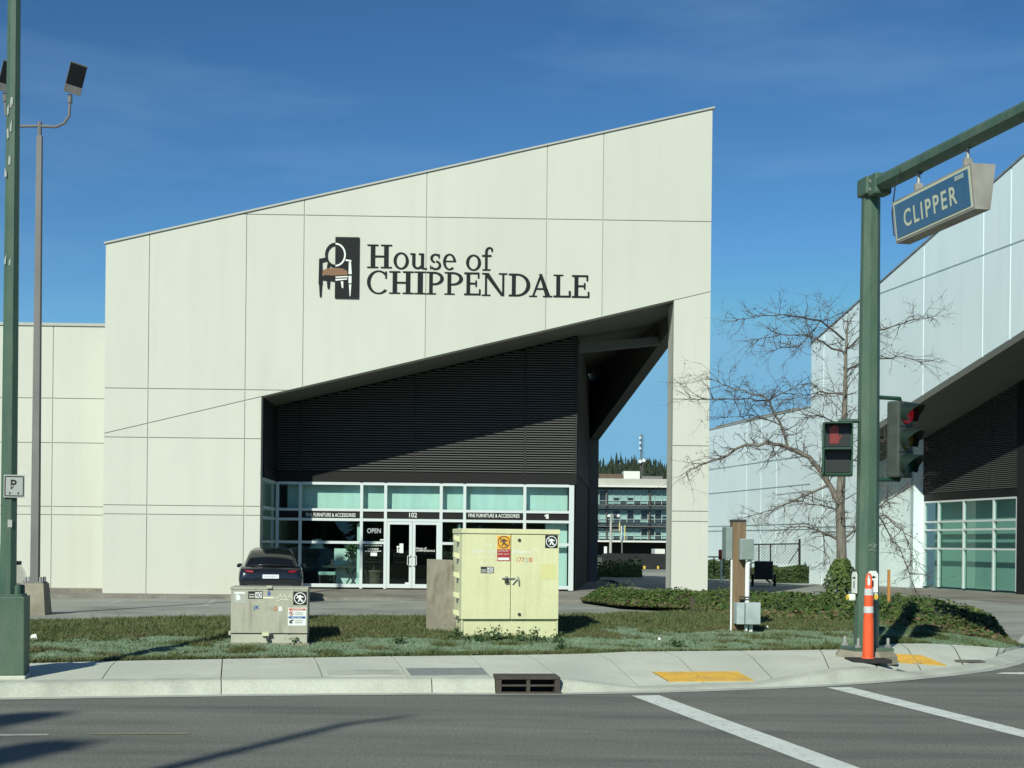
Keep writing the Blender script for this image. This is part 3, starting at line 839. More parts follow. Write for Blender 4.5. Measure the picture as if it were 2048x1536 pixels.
# ---- glazing of the entrance
U = lambda px: F1.u(px, 1000, D)
Z = lambda py: F1.z(850, py, D)
uG0 = uO+0.06
MU = [uG0+0.05, U(601), U(723.5), U(771.5), U(882.5), U(929.5), U(1049.5), U(1143)]
z_top, z_t1, z_t2, z_mid, z_sill = Z(969), Z(1021.5), Z(1041), Z(1086.5), Z(1172.5)
z_band, z_lv = Z(965), Z(945)
storefront = MB()
gl = bld
mw = 0.05
def mull(x, w, z0, z1): MB().box(x-w, x+w, D-0.07, D+0.09, z0, z1).build('mullion', 'mullion', gl)
for i, x in enumerate(MU):
    mull(x, mw*(1.7 if i == len(MU)-1 else 1.0), z_sill-0.1, z_top+0.03)
def rail(xa, xb, z, h=0.045): MB().box(xa, xb, D-0.066, D+0.086, z-h, z+h).build('rail', 'mullion', gl)
for i in range(len(MU)-1):
    a, b = MU[i]+mw+0.001, MU[i+1]-mw*(1.7 if i == len(MU)-2 else 1.0)-0.001
    rail(a, b, z_top, 0.045); rail(a, b, z_t1); rail(a, b, z_t2)
    door_bay = (i == 3)
    if not door_bay: rail(a, b, z_mid)
    if not door_bay: rail(a, b, z_sill, 0.06)
    def pane(za, zb, m='window_glass'): MB().box(a, b, D+0.01, D+0.018, za, zb).build('pane', m, gl)
    pane(z_t1+0.046, z_top-0.046)
    MB().box(a, b, D-0.02, D+0.02, z_t2+0.046, z_t1-0.046).build('fascia_panel', 'dark_band', gl)
    if not door_bay:
        pane(z_mid+0.046, z_t2-0.046); pane(z_sill+0.061, z_mid-0.046)
# doors
dz0, dz1 = z_sill-0.07, z_t2-0.047
da, db = MU[3]+mw+0.002, MU[4]-mw-0.002; dm = U(825.5)
for s, (a, b) in enumerate([(da, dm-0.006), (dm+0.006, db)]):
    fr = MB()
    fr.box(a, a+0.10, D-0.05, D+0.03, dz0, dz1); fr.box(b-0.10, b, D-0.05, D+0.03, dz0, dz1)
    fr.box(a+0.101, b-0.101, D-0.049, D+0.029, dz0, dz0+0.14); fr.box(a+0.101, b-0.101, D-0.049, D+0.029, dz1-0.10, dz1)
    door = fr.build('door', 'mullion', gl)
    MB().box(a+0.101, b-0.101, D-0.012, D-0.004, dz0+0.141, dz1-0.101).build('door_pane', 'door_glass', door)
    hx = b-0.05 if s == 0 else a+0.05; hz = Z(1121); sg = -1 if s == 0 else 1
    MB().tube([(hx, D-0.05, hz+0.17),(hx, D-0.12, hz+0.17),(hx+sg*0.09, D-0.13, hz+0.15),(hx+sg*0.10, D-0.13, hz-0.15),(hx, D-0.12, hz-0.17),(hx, D-0.05, hz-0.17)], 0.018, 8).build('door_handle', 'metal_light', door)
# left glazed return and louvred upper return
rt = MB()
for za, zb in [(z_sill, z_mid), (z_mid, z_t2), (z_t1, z_top)]: pass
MB().box(uO+0.02, uO+0.03, TH+0.05, D-0.08, z_sill+0.05, z_top-0.05).build('return_pane', 'window_glass', gl)
for z in (z_top, z_t1, z_t2, z_mid, z_sill): MB().box(uO+0.003, uO+0.05, TH+0.003, D-0.072, z-0.045, z+0.045).build('rail', 'mullion', gl)
# dark band and louvres
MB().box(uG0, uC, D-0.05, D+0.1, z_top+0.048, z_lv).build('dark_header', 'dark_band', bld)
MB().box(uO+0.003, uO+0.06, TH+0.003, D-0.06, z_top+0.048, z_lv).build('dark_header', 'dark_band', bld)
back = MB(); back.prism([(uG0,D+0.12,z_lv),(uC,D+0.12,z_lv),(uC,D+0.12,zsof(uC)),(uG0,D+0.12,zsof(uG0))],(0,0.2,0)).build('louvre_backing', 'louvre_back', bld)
MB().prism([(uO+0.003,TH+0.003,z_lv),(uO+0.003,D+0.1,z_lv),(uO+0.003,D+0.1,zsof(uO)),(uO+0.003,TH+0.003,zsof(uO))],(0.03,0,0)).build('louvre_backing', 'louvre_back', bld)
posts = [uG0+0.02, U(601), U(828.5), U(1049), uC-0.03]
pitch = 0.083
for i in range(len(posts)-1):
    a, b = posts[i]+0.035, posts[i+1]-0.035
    mb = MB(); z = z_lv+0.05
    while z < zsof(b)-0.05:
        ul = a
        if z > zsof(a)-0.05: ul = a + (z-(zsof(a)-0.05))/((zsof(b)-zsof(a))/(b-a))
        if ul < b-0.1:
            mb.box(ul, b, D-0.04, D+0.06, z-0.016, z+0.016)
        z += pitch
    tag(mb.build('louvre_bay', 'louvre', bld), kind='stuff')
for x in posts[1:]:
    MB().box(x-0.03, x+0.03, D-0.05, D+0.1, z_lv+0.002, zsof(x)-0.01).build('louvre_post', 'louvre_post', bld)
MB().box(posts[0]-0.03, posts[0]+0.03, D-0.05, D+0.1, z_lv+0.002, zsof(posts[0])-0.01).build('louvre_post', 'louvre_post', bld)
# side wall of the store along the passage: dark, louvred above
sd = Vector((li.x-0.02-uC, li.y-D, 0)); 
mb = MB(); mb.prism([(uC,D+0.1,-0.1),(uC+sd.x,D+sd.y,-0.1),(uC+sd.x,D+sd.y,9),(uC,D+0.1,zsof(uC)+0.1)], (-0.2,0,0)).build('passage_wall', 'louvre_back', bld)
mb = MB(); z = z_lv+0.05
while z < zsof(uC)-0.1:
    n_ = Vector((sd.y, -sd.x, 0)).normalized()
    p, q = Vector((uC,D+0.12,z))+n_*0.01, Vector((uC+sd.x*0.97,D+sd.y*0.97,z))+n_*0.01
    mb.hexa([p,q,q+n_*0.04,p+n_*0.04],[p+Vector((0,0,.035)),q+Vector((0,0,.035)),q+n_*0.02+Vector((0,0,.05)),p+n_*0.02+Vector((0,0,.05))]); z += pitch
tag(mb.build('louvre_bay', 'louvre', bld), kind='stuff')
# interior shell
MB().box(uO+0.1, uC-0.3, D+0.11, D+7.9, z_sill-0.12, z_sill-0.02).build('interior_floor', 'interior_floor', bld)
MB().box(uO+0.1, uC-0.3, D+7.0, D+7.2, z_sill, z_top+0.2).build('interior_wall', 'interior_wall', bld)
MB().box(uO+0.05, uC-0.3, D+0.45, D+7.9, z_t1-0.1, z_t1).build('ceiling', 'interior_wall', bld)
MB().box(MU[0]+0.3, MU[-1]-0.12, D+0.30, D+0.31, z_t1+0.02, z_top+0.1).build('window_blind', 'blind', bld)
MB().box(U(1092), MU[-1]-0.12, D+0.28, D+0.29, z_sill, z_t2).build('window_blind', 'blind', bld)
for px in (717, 919): MB().box(U(px)-0.05, U(px)+0.05, D+0.2, D+0.28, z_sill, z_t2-0.12).build('window_blind', 'blind', bld)
MB().box(U(664), U(717), D+1.0, D+1.05, z_sill+0.02, Z(1099)).build('display_panel', 'blind', bld)

# lettering on the glass and fascia
def letter(name, s, px0, px1, py0, py1, m='sign_white', bold=0.012, v=None, parent=gl):
    v = D-0.024 if v is None else v
    a, zt = F1.uz(px0, py0, v); b, zb = F1.uz(px1, py1, v)
    return text(name, s, m, parent, (a, v, zb), (1,0,0), (0,0,1), b-a, zt-zb, bold)
letter('fascia_lettering', 'FINE FURNITURE & ACCESSORIES', 612, 711, 1025.5, 1034)
letter('fascia_lettering', 'FINE FURNITURE & ACCESSORIES', 937, 1039, 1027, 1035.5)
letter('unit_number', '102', 818.5, 834, 1025, 1035)
letter('open_sign', 'OPEN', 734.5, 761.5, 1056.5, 1066.5, bold=0.0, v=D+0.006, m='mullion')
letter('door_lettering', 'House of', 831.5, 853, 1094, 1099, v=D-0.015)
letter('door_lettering', 'CHIPPENDALE', 831.5, 870, 1099.5, 1103.5, v=D-0.015)
def decal(name, px0, px1, py0, py1, m, v=None, parent=gl):
    v = D+0.006 if v is None else v
    a, zt = F1.uz(px0, py0, v); b, zb = F1.uz(px1, py1, v)
    return MB().box(a, b, v-0.002, v, zb, zt).build(name, m, parent)
for a, b, y in [(729,764,1091),(735,757,1098),(730,762,1102.3)]:
    x = a
    rr = random.Random(y)
    while x < b:
        w_ = rr.uniform(2,5); decal('window_lettering', x, min(b, x+w_), y-1.1, y+1.1, 'sign_white'); x += w_+1.0
decal('paper_notice', 741, 754, 1105, 1112, 'white_sticker')
decal('paper_notice', 760, 767, 1078.5, 1081, 'white_sticker')
decal('door_notice', 810, 820, 1165, 1168, 'white_sticker', v=D-0.014)
for a, b, c, d in [(799,806.5,1087,1106),(793.5,800,1092,1095),(794,796,1095,1105),(797,799.5,1099,1105)]: decal('door_logo', a, b, c, d, 'sign_white', v=D-0.014)
for a, b, c, d in [(1092,1097,1028,1037.5),(1089,1093,1030,1033)]: decal('fascia_logo', a, b, c, d, 'sign_white', v=D-0.021)

# furniture on display behind the glass
def local(px, py, v): a, z = F1.uz(px, py, v); q = W(a, v, z); return q
tb = local(690, 1140, D+0.8); zf = z_sill-0.02
t = thing('display_table', 'dark table with crossed legs behind the second window bay', 'table', (tb.x, tb.y, zf), B1)
MB().box(-0.75,0.45,-0.3,0.3,0.62,0.70).build('table_top','interior_dark',t)
for sx in (-0.5, 0.2):
    MB().tube([(sx-0.18,0,0.62),(sx+0.18,0,0.0)],0.03,6).build('leg','interior_dark',t); MB().tube([(sx+0.18,0,0.62),(sx-0.18,0,0.0)],0.03,6).build('leg','interior_dark',t)
def pot_plant(px, v, h, lab, pot_h, zbase, seed, spread=0.3):
    q = local(px, 1140, v); t = thing('potted_plant', lab, 'plant', (q.x, q.y, zbase), 0)
    if pot_h > 0.2: MB().lathe((0,0,0), [(0.22,0),(0.31,pot_h*0.85),(0.34,pot_h*0.86),(0.34,pot_h)], 16).build('pot','rust',t)
    else: MB().lathe((0,0,0), [(0.07,0),(0.10,pot_h)], 12).build('pot','interior_dark',t)
    MB().tube([(0,0,pot_h-0.02),(0.02,0,pot_h+0.3*h),(-0.02,0.02,pot_h+0.7*h)],[0.03,0.025,0.012],6).build('stem','bark',t)
    mb = MB(); r = random.Random(seed)
    for k in range(160):
        a = r.uniform(0,6.28); rr = spread*math.sqrt(r.random()); zz = pot_h + h*r.uniform(0.25,1.0)
        leaf(mb, Vector((rr*math.cos(a), rr*math.sin(a), zz)), r.uniform(0.06,0.13), (r.gauss(0,.7), -.6+r.gauss(0,.5), .6), r)
    mb.build('foliage','weed',t)
pot_plant(747, D+0.7, 1.0, 'leafy plant in a large pot behind the open sign', 0.55, zf, 3, 0.22)
pot_plant(703, D+0.75, 0.62, 'bushy plant standing on the dark display table', 0.12, zf+0.705, 5, 0.24)
pot_plant(905, D+0.8, 1.5, 'green plant behind the window right of the doors', 0.5, zf, 8, 0.3)
q = local(633, 1150, D+1.5)
t = thing('table_lamp', 'pale shaded table lamp standing behind the dim second window bay', 'lamp', (q.x, q.y, zf), 0)
MB().box(-0.5,0.9,-0.25,0.25,0.0,0.9).build('sideboard','interior_dark',t)
MB().lathe((0,0,0.9), [(0.09,0),(0.05,0.1),(0.08,0.2),(0.02,0.3),(0.02,0.4)], 12).build('base','interior_dark',t)
MB().lathe((0,0,0.9), [(0.26,0.38),(0.17,0.72)], 20).build('lamp_shade','blind',t)
q = local(655, 1160, D+0.6)
t = thing('upholstered_stool', 'pale upholstered bench behind the glass left of the table', 'stool', (q.x, q.y, zf), 0)
MB().bbox(-0.3,0.3,-0.22,0.22,0.36,0.48,0.03).build('seat','blind2',t)
for sx in (-0.25,0.25):
    for sy in (-0.17,0.17): MB().box(sx-0.02,sx+0.02,sy-0.02,sy+0.02,0,0.36).build('leg','interior_dark',t)
q = local(637, 1062, D+6.5)
t = tag(MB().box(q.x-0.9,q.x+0.9,q.y,q.y+0.06,q.z-0.55,q.z+0.55).build('framed_picture','interior_dark'), 'dark framed picture on the showroom wall behind the second bay', 'picture')

# ------------------------------------------------------------------ wall sign
sgn = thing('wall_sign', 'black raised letter sign with chair emblem on the cream wall', 'sign', (F1.Q.x, F1.Q.y, 0.0), B1)
GLY = {
 'H':[('r',.14,0,.32,1),('r',.68,0,.86,1),('r',.3,.46,.7,.53),('r',0,0,.45,.048),('r',.55,0,1,.048),('r',0,.952,.45,1),('r',.55,.952,1,1)],
 'I':[('r',.28,0,.72,1),('r',0,0,1,.048),('r',0,.952,1,1)],
 'o':[('a',.5,.5,.5,.5,.2,.09,0,360)],
 'u':[('r',.12,.28,.31,.97),('a',.46,.31,.34,.31,.19,.11,180,335),('r',.64,.05,.82,.97),('r',0,.92,.31,1),('r',.5,.92,.82,1),('r',.7,0,1,.07)],
 's':[('a',.5,.71,.43,.29,.2,.1,35,262),('a',.5,.29,.46,.29,.2,.1,-150,82),('r',.74,.72,.84,.97),('r',.06,.04,.14,.28)],
 'e':[('a',.5,.5,.5,.5,.21,.09,0,312),('r',.14,.5,.97,.57)],
 'f':[('r',.28,0,.52,.82),('a',.70,.78,.42,.22,.24,.07,35,180),('r',.0,.59,.88,.66),('r',.05,0,.8,.05),('r',.86,.80,1.0,.92)],
 'C':[('a',.56,.5,.56,.5,.17,.055,42,318),('r',.88,.66,.96,.96)],
 'P':[('r',.16,0,.36,1),('r',0,0,.56,.048),('r',0,.952,.45,1),('a',.44,.71,.56,.29,.2,.07,-100,90),('r',.36,.93,.46,1)],
 'E':[('r',.14,0,.36,1),('r',0,0,.95,.07),('r',0,.93,.9,1),('r',.3,.48,.75,.55),('r',.9,0,1,.26),('r',.82,.75,.92,1),('r',.68,.38,.77,.65)],
 'N':[('r',.12,0,.2,1),('r',.8,0,.88,1),('p',[(.06,1),(.27,1),(.88,0),(.76,0)]),('r',0,0,.34,.048),('r',.66,.952,1,1),('r',0,.952,.2,1)],
 'D':[('r',.14,0,.32,1),('a',.38,.5,.62,.5,.18,.07,-90,90),('r',0,0,.42,.07),('r',0,.93,.42,1)],
 'A':[('p',[(.12,0),(.2,0),(.54,.92),(.47,1)]),('p',[(.42,1),(.55,1),(.93,0),(.71,0)]),('r',.25,.32,.74,.38),('r',0,0,.34,.048),('r',.6,0,1,.048)],
 'L':[('r',.16,0,.38,1),('r',0,.952,.56,1),('r',0,0,.95,.07),('r',.88,0,1,.28)],
}
def glyph(mb, prims, a, b, zb, zt, v0=-0.026, v1=-0.004):
    k = 0
    X = lambda x: a + x*(b-a)
    Zz = lambda y: zb + y*(zt-zb)
    for p in prims:
        d = v0 - 0.0015*k; k += 1
        if p[0] == 'r': mb.box(X(p[1]), X(p[3]), d, v1-0.0003*k, Zz(p[2]), Zz(p[4]))
        elif p[0] == 'p': mb.prism([(X(x), d, Zz(y)) for x, y in p[1]], (0, v1-0.0003*k-d, 0))
        else:
            _, cx, cy, rx, ry, tx, ty, a0, a1 = p; n = 28
            ring = []
            for i in range(n+1):
                t = math.radians(a0+(a1-a0)*i/n); c, s = math.cos(t), math.sin(t)
                ring.append((X(cx+rx*c), Zz(cy+ry*s), X(cx+(rx-tx)*c), Zz(cy+(ry-ty)*s)))
            for (x0,y0,i0,j0),(x1,y1,i1,j1) in zip(ring, ring[1:]):
                mb.prism([(x0,d,y0),(x1,d,y1),(i1,d,j1),(i0,d,j0)], (0, v1-0.0003*k-d, 0))
ZX = lambda x: 600 + x/3.3032
ZY = lambda y: 440 + y/3.3032
row1 = [('H',445,607,162,318),('o',618,718,213,327),('u',728,838,220,325),('s',855,935,222,330),('e',945,1030,222,332),('o',1097,1195,228,336),('f',1203,1272,178,334)]
row2 = [('C',443,578,332,490),('H',590,750,338,488),('I',756,832,340,490),('P',836,948,342,492),('P',955,1075,344,494),('E',1085,1192,346,497),('N',1202,1368,350,502),('D',1380,1520,354,505),('A',1514,1666,356,509),('L',1675,1788,361,511),('E',1797,1911,364,514)]
for ch, xa, xb, ya, yb in row1+row2:
    a, zt = F1.uz(ZX(xa), ZY(ya)); b, zb = F1.uz(ZX(xb), ZY(yb))
    mb = MB(); glyph(mb, GLY[ch], a, b, zb, zt); mb.build('letter', 'sign_black', sgn)
# emblem: half-inverted chair on a dark upright panel
def sg_rect(name, xa, xb, ya, yb, m, v0, v1=-0.004, skew=0):
    a, zt = F1.uz(ZX(xa), ZY(ya)); b, zb = F1.uz(ZX(xb), ZY(yb))
    return MB().box(a, b, v0, v1, zb, zt).build(name, m, sgn)
def sg_poly(name, pts, m, v0, v1):
    q = [F1.uz(ZX(x), ZY(y)) for x, y in pts]
    return MB().prism([(a, v0, b) for a, b in q], (0, v1-v0, 0)).build(name, m, sgn)
sg_rect('emblem_panel', 235, 389, 114, 519, 'sign_black', -0.06)
def arc(name, cx, cy, rx, ry, t, a0, a1, m, v0, v1):
    mb = MB(); n = 20
    pr = []
    for i in range(n+1):
        th = math.radians(a0+(a1-a0)*i/n); c, s = math.cos(th), math.sin(th)
        pr.append((F1.uz(ZX(cx+rx*c), ZY(cy-ry*s)), F1.uz(ZX(cx+(rx-t)*c), ZY(cy-(ry-t)*s))))
    for (o0,i0),(o1,i1) in zip(pr, pr[1:]): mb.prism([(o0[0],v0,o0[1]),(o1[0],v0,o1[1]),(i1[0],v0,i1[1]),(i0[0],v0,i0[1])],(0,v1-v0,0))
    return mb.build(name, m, sgn)
arc('chair_back', 234, 232, 68, 80, 15, 90, 270, 'sign_black', -0.06, -0.005)
arc('chair_back', 236, 232, 68, 78, 11, -90, 90, 'sign_white', -0.072, -0.061)
K, Wt = 'sign_black', 'sign_white'
sg_poly('chair_arm', [(127,258),(170,250),(172,270),(127,282)], K, -0.06, -0.005)
sg_poly('chair_arm_post', [(127,270),(146,270),(148,425),(123,425)], K, -0.0605, -0.0052)
sg_poly('chair_leg', [(127,430),(145,430),(140,507),(131,507)], K, -0.06, -0.005)
sg_poly('chair_leg', [(178,405),(198,405),(194,452),(182,452)], K, -0.06, -0.005)
sg_poly('chair_rail', [(146,372),(234,372),(234,404),(150,395)], K, -0.058, -0.0055)
sg_poly('chair_stile', [(182,290),(196,300),(196,322),(178,322)], K, -0.058, -0.0055)
sg_poly('chair_seat', [(148,366),(152,335),(185,322),(234,319),(285,324),(314,340),(316,366),(234,370)], 'sign_brown', -0.08, -0.0745)
sg_poly('chair_arm', [(302,262),(340,268),(340,280),(302,272)], Wt, -0.071, -0.061)
sg_poly('chair_arm_post', [(324,282),(338,282),(343,360),(322,360)], Wt, -0.0715, -0.061)
sg_poly('chair_leg', [(322,372),(341,372),(341,420),(322,420)], Wt, -0.0708, -0.061)
sg_poly('chair_leg', [(324,428),(340,428),(334,506),(329,506)], Wt, -0.071, -0.061)
sg_poly('chair_leg', [(270,408),(287,408),(287,452),(278,452)], Wt, -0.071, -0.061)
sg_poly('chair_rail', [(236,376),(316,372),(316,381),(236,384)], Wt, -0.0705, -0.061)
sg_poly('chair_rail', [(236,391),(314,389),(312,396),(236,404)], Wt, -0.0705, -0.061)
# ------------------------------------------------------------------ the second building, across the side street
B2 = math.atan2(-0.9801, 0.1984)
F2 = Frame((29.4, 0.0), B2)
bl2 = thing('warehouse_building', 'pale white concrete building with sloping roofline behind the traffic signal pole', 'building', (F2.Q.x, F2.Q.y, 0.0), B2)
G2 = -0.17
q0, q1 = F2.uz(1621,690), F2.uz(2048,312)
t0, t1 = F2.uz(1740,857), F2.uz(2048,660)
zr2, zs2 = line(q0, q1), line(t0, t1)
a0, a1, aA = F2.u(1621,900), F2.u(2048,600)+9.0, F2.u(1714,900)
mb = MB()
mb.prism([(aA,.1,zs2(aA)),(a1,.1,zs2(a1)),(a1,.1,zr2(a1)),(aA,.1,zr2(aA))],(0,.35,0))
mb.prism([(a0,.1,G2-.1),(aA,.1,G2-.1),(aA,.1,zr2(aA)),(a0,.1,zr2(a0))],(0,.35,0))
w2 = mb.build('front_wall', 'wall2_joint', bl2)
us = [a0, F2.u(1646,900), F2.u(1720,700), F2.u(1848,560), F2.u(1967,500), F2.u(2022,450), F2.u(2048,450)+2.5, a1]
zT2 = F2.z(1900,535)
panels(w2, us, [F2.z(1660,1054)-8, zT2, 30], [half_below(zr2), half_above(zs2)], gap=0.075, th=0.1, m='wall2')
lo_us = [a0, F2.u(1646,900), F2.u(1720,700), aA]
panels(w2, [a0, F2.u(1646,900), aA], [G2-.1, F2.z(1660,1064), F2.z(1660,1054), 30], [half_below(zs2, -0.02)], gap=0.075, th=0.1, m='wall2')
MB().prism([(a0-.05,-.05,zr2(a0)+.003),(a1,-.05,zr2(a1)+.003),(a1,-.05,zr2(a1)+.07),(a0-.05,-.05,zr2(a0)+.07)],(0,.6,0)).build('roof_flashing', 'galv', bl2)
MB().box(a0+0.02, a0+0.4, 0.46, 9, G2, zr2(a0)-0.3).build('end_wall', 'wall2', bl2)

# low rear wing
lv = 1.2
LW0, LW1 = F2.u(1345,950,lv), a0-0.003
zlw = F2.z(1500,842,lv)
lw = thing('rear_wing', 'lower white wing of the far building seen behind the bare tree', 'building', (F2.Q.x, F2.Q.y, 0.0), B2)
wj2 = MB().box(LW0, LW1, lv+.1, lv+.45, G2-.1, zlw).build('wall', 'wall2_joint', lw)
panels(wj2, [LW0, F2.u(1493,950,lv), F2.u(1522,950,lv), F2.u(1553,950,lv), LW1], [G2-.1, F2.z(1500,1061,lv), F2.z(1500,1051,lv), F2.z(1500,980,lv), F2.z(1500,928,lv), zlw], [], gap=0.07, th=0.1, m='wall2', v0=lv)
MB().box(LW0, LW1, lv-.03, lv+.5, zlw+.003, zlw+.08).build('roof_flashing', 'flashing', lw)
MB().box(LW0, LW0+14, lv+3, lv+9, zlw-1, zlw+.9).build('parapet', 'old_concrete', lw)

# splayed pier and the glazed return
pA, pB, pC = P(1740,1000,65.4), P(1827,1000,66.6), P(1848,1000,66.7)
B3 = B2
F3 = Frame((pC.x, pC.y), B3)
zb2 = G2-.1
ev = Vector((F2.e.x, F2.e.y, 0)); nv2 = Vector((F2.n.x, F2.n.y, 0))*.3
hB = P(1827,884,66.6).z; LP = 9.0; hF = hB-.21*LP
b0_ = Vector((pB.x, pB.y, zb2)); b1_ = b0_ - ev*LP
mb = MB(); mb.hexa([b1_, b0_, b0_+nv2, b1_+nv2], [Vector((p.x, p.y, h)) for p, h in ((b1_,hF),(b0_,hB),(b0_+nv2,hB),(b1_+nv2,hF))])
mb.build('recess_pier', 'wall2', bl2, world=True)
root3 = bl2
# storefront coordinates relative to bl2: build in world space

def W3(u, v, z): q = F3.Q + F3.e*u + F3.n*v; return Vector((q.x, q.y, z))
def box3(name, u0, u1, v0, v1, z0, z1, m, par=root3):
    mb = MB(); mb.hexa([W3(u0,v0,z0),W3(u1,v0,z0),W3(u1,v1,z0),W3(u0,v1,z0)],[W3(u0,v0,z1),W3(u1,v0,z1),W3(u1,v1,z1),W3(u0,v1,z1)])
    return mb.build(name, m, par, world=True)
uc, ud = F3.u(1848,1050), F3.u(2034,1050)
zl_left, zl_right = F3.uz(1845,880), F3.uz(2034,768)
zl = line(zl_left, zl_right)
mb = MB(); hC = zl(0); kb = [Vector((p.x, p.y, zb2)) for p in (pB, pC)]; pn = Vector((F2.e.x, F2.e.y, 0))*-.3
mb.hexa([kb[0], kb[1], kb[1]+pn, kb[0]+pn], [Vector((p.x, p.y, h)) for p, h in ((kb[0],hB),(kb[1],hC),(kb[1]+pn,hC),(kb[0]+pn,hB))]); mb.build('pier', 'wall2', bl2, world=True)
zz = lambda py: F3.z(1940, py)
zt3, za3, zb3, zc3, zs3 = zz(1000), zz(1042), zz(1059), zz(1098), zz(1178)
zlou = zz(982)
m3 = [uc+.05, F3.u(1877,1050), F3.u(1927,1050), F3.u(1987,1050), ud]
for i, x in enumerate(m3): box3('mullion', x-.045, x+.045, -.03, .1, zs3, zt3+.02, 'mullion')
for i in range(4):
    a, b = m3[i]+.046, m3[i+1]-.046
    for z in (zt3, za3, zb3, zc3): box3('rail', a, b, -.028, .098, z-.04, z+.04, 'mullion')
    for z0, z1 in [(zs3, zc3-.041), (zc3+.041, zb3-.041), (zb3+.041, za3-.041), (za3+.041, zt3-.041)]:
        box3('pane', a, b, .03, .038, z0, z1, 'window_glass2')
box3('dark_header', uc, ud+.05, -.02, .15, zt3+.042, zlou, 'dark_band', bl2)
box3('window_blind', uc, ud, .55, .56, zs3, zt3, 'blind2', bl2)
mb = MB(); nn = tuple(Vector((F3.n.x,F3.n.y,0))*.2)
mb.prism([W3(uc-.1,.12,zlou),W3(ud+.05,.12,zlou),W3(ud+.05,.12,zl(ud)+.5),W3(uc-.1,.12,zl(uc)+.5)],nn); mb.build('louvre_backing', 'louvre_back', bl2, world=True)
p3 = [uc, F3.u(1877,900), F3.u(1985,900), ud]
for i in range(3):
    a, b = p3[i]+.035, p3[i+1]-.035; mb = MB(); z = zlou+.05
    while z < zl(b)-.05:
        ul = a if z < zl(a)-.05 else a+(z-zl(a)+.05)/((zl(b)-zl(a))/(b-a))
        if ul < b-.1:
            mb.prism([W3(ul,v,z+dz) for v, dz in [(-.04,-.016),(.06,-.016),(.06,.016),(-.04,.016)]][::-1], tuple(Vector((F3.e.x,F3.e.y,0))*(b-ul)))
        z += pitch
    tag(mb.build('louvre_bay', 'louvre', bl2, world=True), kind='stuff')
for x in p3: box3('louvre_post', x-.03, x+.03, -.05, .11, zlou+.003, zl(x)-.01, 'louvre_post', bl2)
# blank dark wall beyond the glazed bay
box3('blank_wall', ud+.06, ud+12, -.05, .25, zb2, 9.5, 'louvre_back', bl2)
box3('inner_wall', uc, ud, 3.0, 3.1, zb2, zt3+.3, 'interior_wall', bl2)
# soffit
def W2(u, v, z): q = F2.Q + F2.e*u + F2.n*v; return Vector((q.x, q.y, z))
ue = ud+9.0
f_a, f_n = W2(aA,.452,zs2(aA)+.002), W2(a1,.452,zs2(a1)+.002)
bk = [Vector((b1_.x, b1_.y, hF)), Vector((pB.x, pB.y, hB)), W3(0,.15,zl(0)), W3(ud,.15,zl(ud)), W3(ue,.15,zl(ue))]
f_l = W2(aA-6.0,.452,zs2(aA-6.0)+.002)
mb = MB(); up = Vector((0,0,.25)); ps = [f_a, f_n, bk[4], bk[3], bk[2], bk[1], bk[0], f_l]; n8 = 8
top = [(0,6,7),(0,5,6),(0,4,5),(0,3,4),(0,1,3),(1,2,3)]
mb.add(ps+[p+up for p in ps], top+[tuple(i+8 for i in t_)[::-1] for t_ in top]+[(i,(i+1)%8,8+(i+1)%8,8+i) for i in range(8)])
mb.build('soffit', 'soffit', bl2, world=True)
# walk along the foot of the building
mb = MB(); 
w0, w1, w2_, w3_ = G(1560,1171,-.165), G(2100,1212,-.165), G(2100,1186,-.165), W2(a0,0.2,-.165)
for p in (w0,w1,w2_,w3_): p.z = -.163
k4 = [G(1640,1175,-.163), G(2120,1214,-.163), W3(ud+9,-.06,-.163), W3(ud,-.06,-.163), W3(0,-.06,-.163), W2(aA,0.2,-.163), W2(a0,0.05,-.163)]
mb.add(k4, [tuple(range(len(k4)))]); structure(mb.build('shopfront_walk', 'aggregate'))
# ------------------------------------------------------------------ street furniture
def octa(r, n=8): return [(r*math.cos(math.pi/8+2*math.pi*k/n), r*math.sin(math.pi/8+2*math.pi*k/n)) for k in range(n)]
def slab3(name, m, par, c, w, d, h, b=0.01):
    return MB().bbox(c[0]-w/2, c[0]+w/2, c[1]-d/2, c[1]+d/2, c[2], c[2]+h, b).build(name, m, par)

# ---- right traffic signal pole
PB = G(1748,1322,0.17); PB = Vector((PB.x, PB.y+0.42, 0.165))
pole = thing('signal_pole', 'tall green octagonal traffic signal pole with mast arm at the corner', 'traffic pole', tuple(PB), SA)
MB().lathe((0,0,0), [(.43,-.05),(.43,.05),(.37,.12)], 8).build('concrete_footing', 'old_concrete', pole)
MB().bbox(-.27,.27,-.27,.27,.12,.16,.008).build('base_plate', 'green_paint', pole)
ptop = P(1738,376,PB.y).z - PB.z
MB().tube([(0,0,.16),(0,0,1.2),(0,0,ptop)], [.165,.155,.122], 8, phase=math.pi/8).build('shaft', 'green_paint', pole)
for sx in (-1,1):
    for sy in (-1,1):
        b = MB(); b.tube([(sx*.21,sy*.21,.16),(sx*.21,sy*.21,.29)], .022, 8); b.tube([(sx*.21,sy*.21,.165),(sx*.21,sy*.21,.20)], .045, 6)
        b.build('anchor_bolt', 'galv', pole)
slab3('arm_bracket', 'green_paint', pole, (0.0,-.02,ptop-.12), .30, .30, .24, .03)
for zz_ in (.05,.16):
    MB().tube([(-.09,-.175,ptop-.12+zz_),(-.09,-.20,ptop-.12+zz_)], .028, 6).build('bracket_bolt', 'galv', pole)
AL = 9.0
MB().tube([(0.02,-.12,ptop),(0.02,-AL,ptop-.16)], [.115,.085], 8, phase=math.pi/8).build('mast_arm', 'green_paint', pole)
MB().bbox(-.10,.14,-.34,-.10,ptop-.15,ptop+.13,.03).build('arm_flange', 'green_paint', pole)
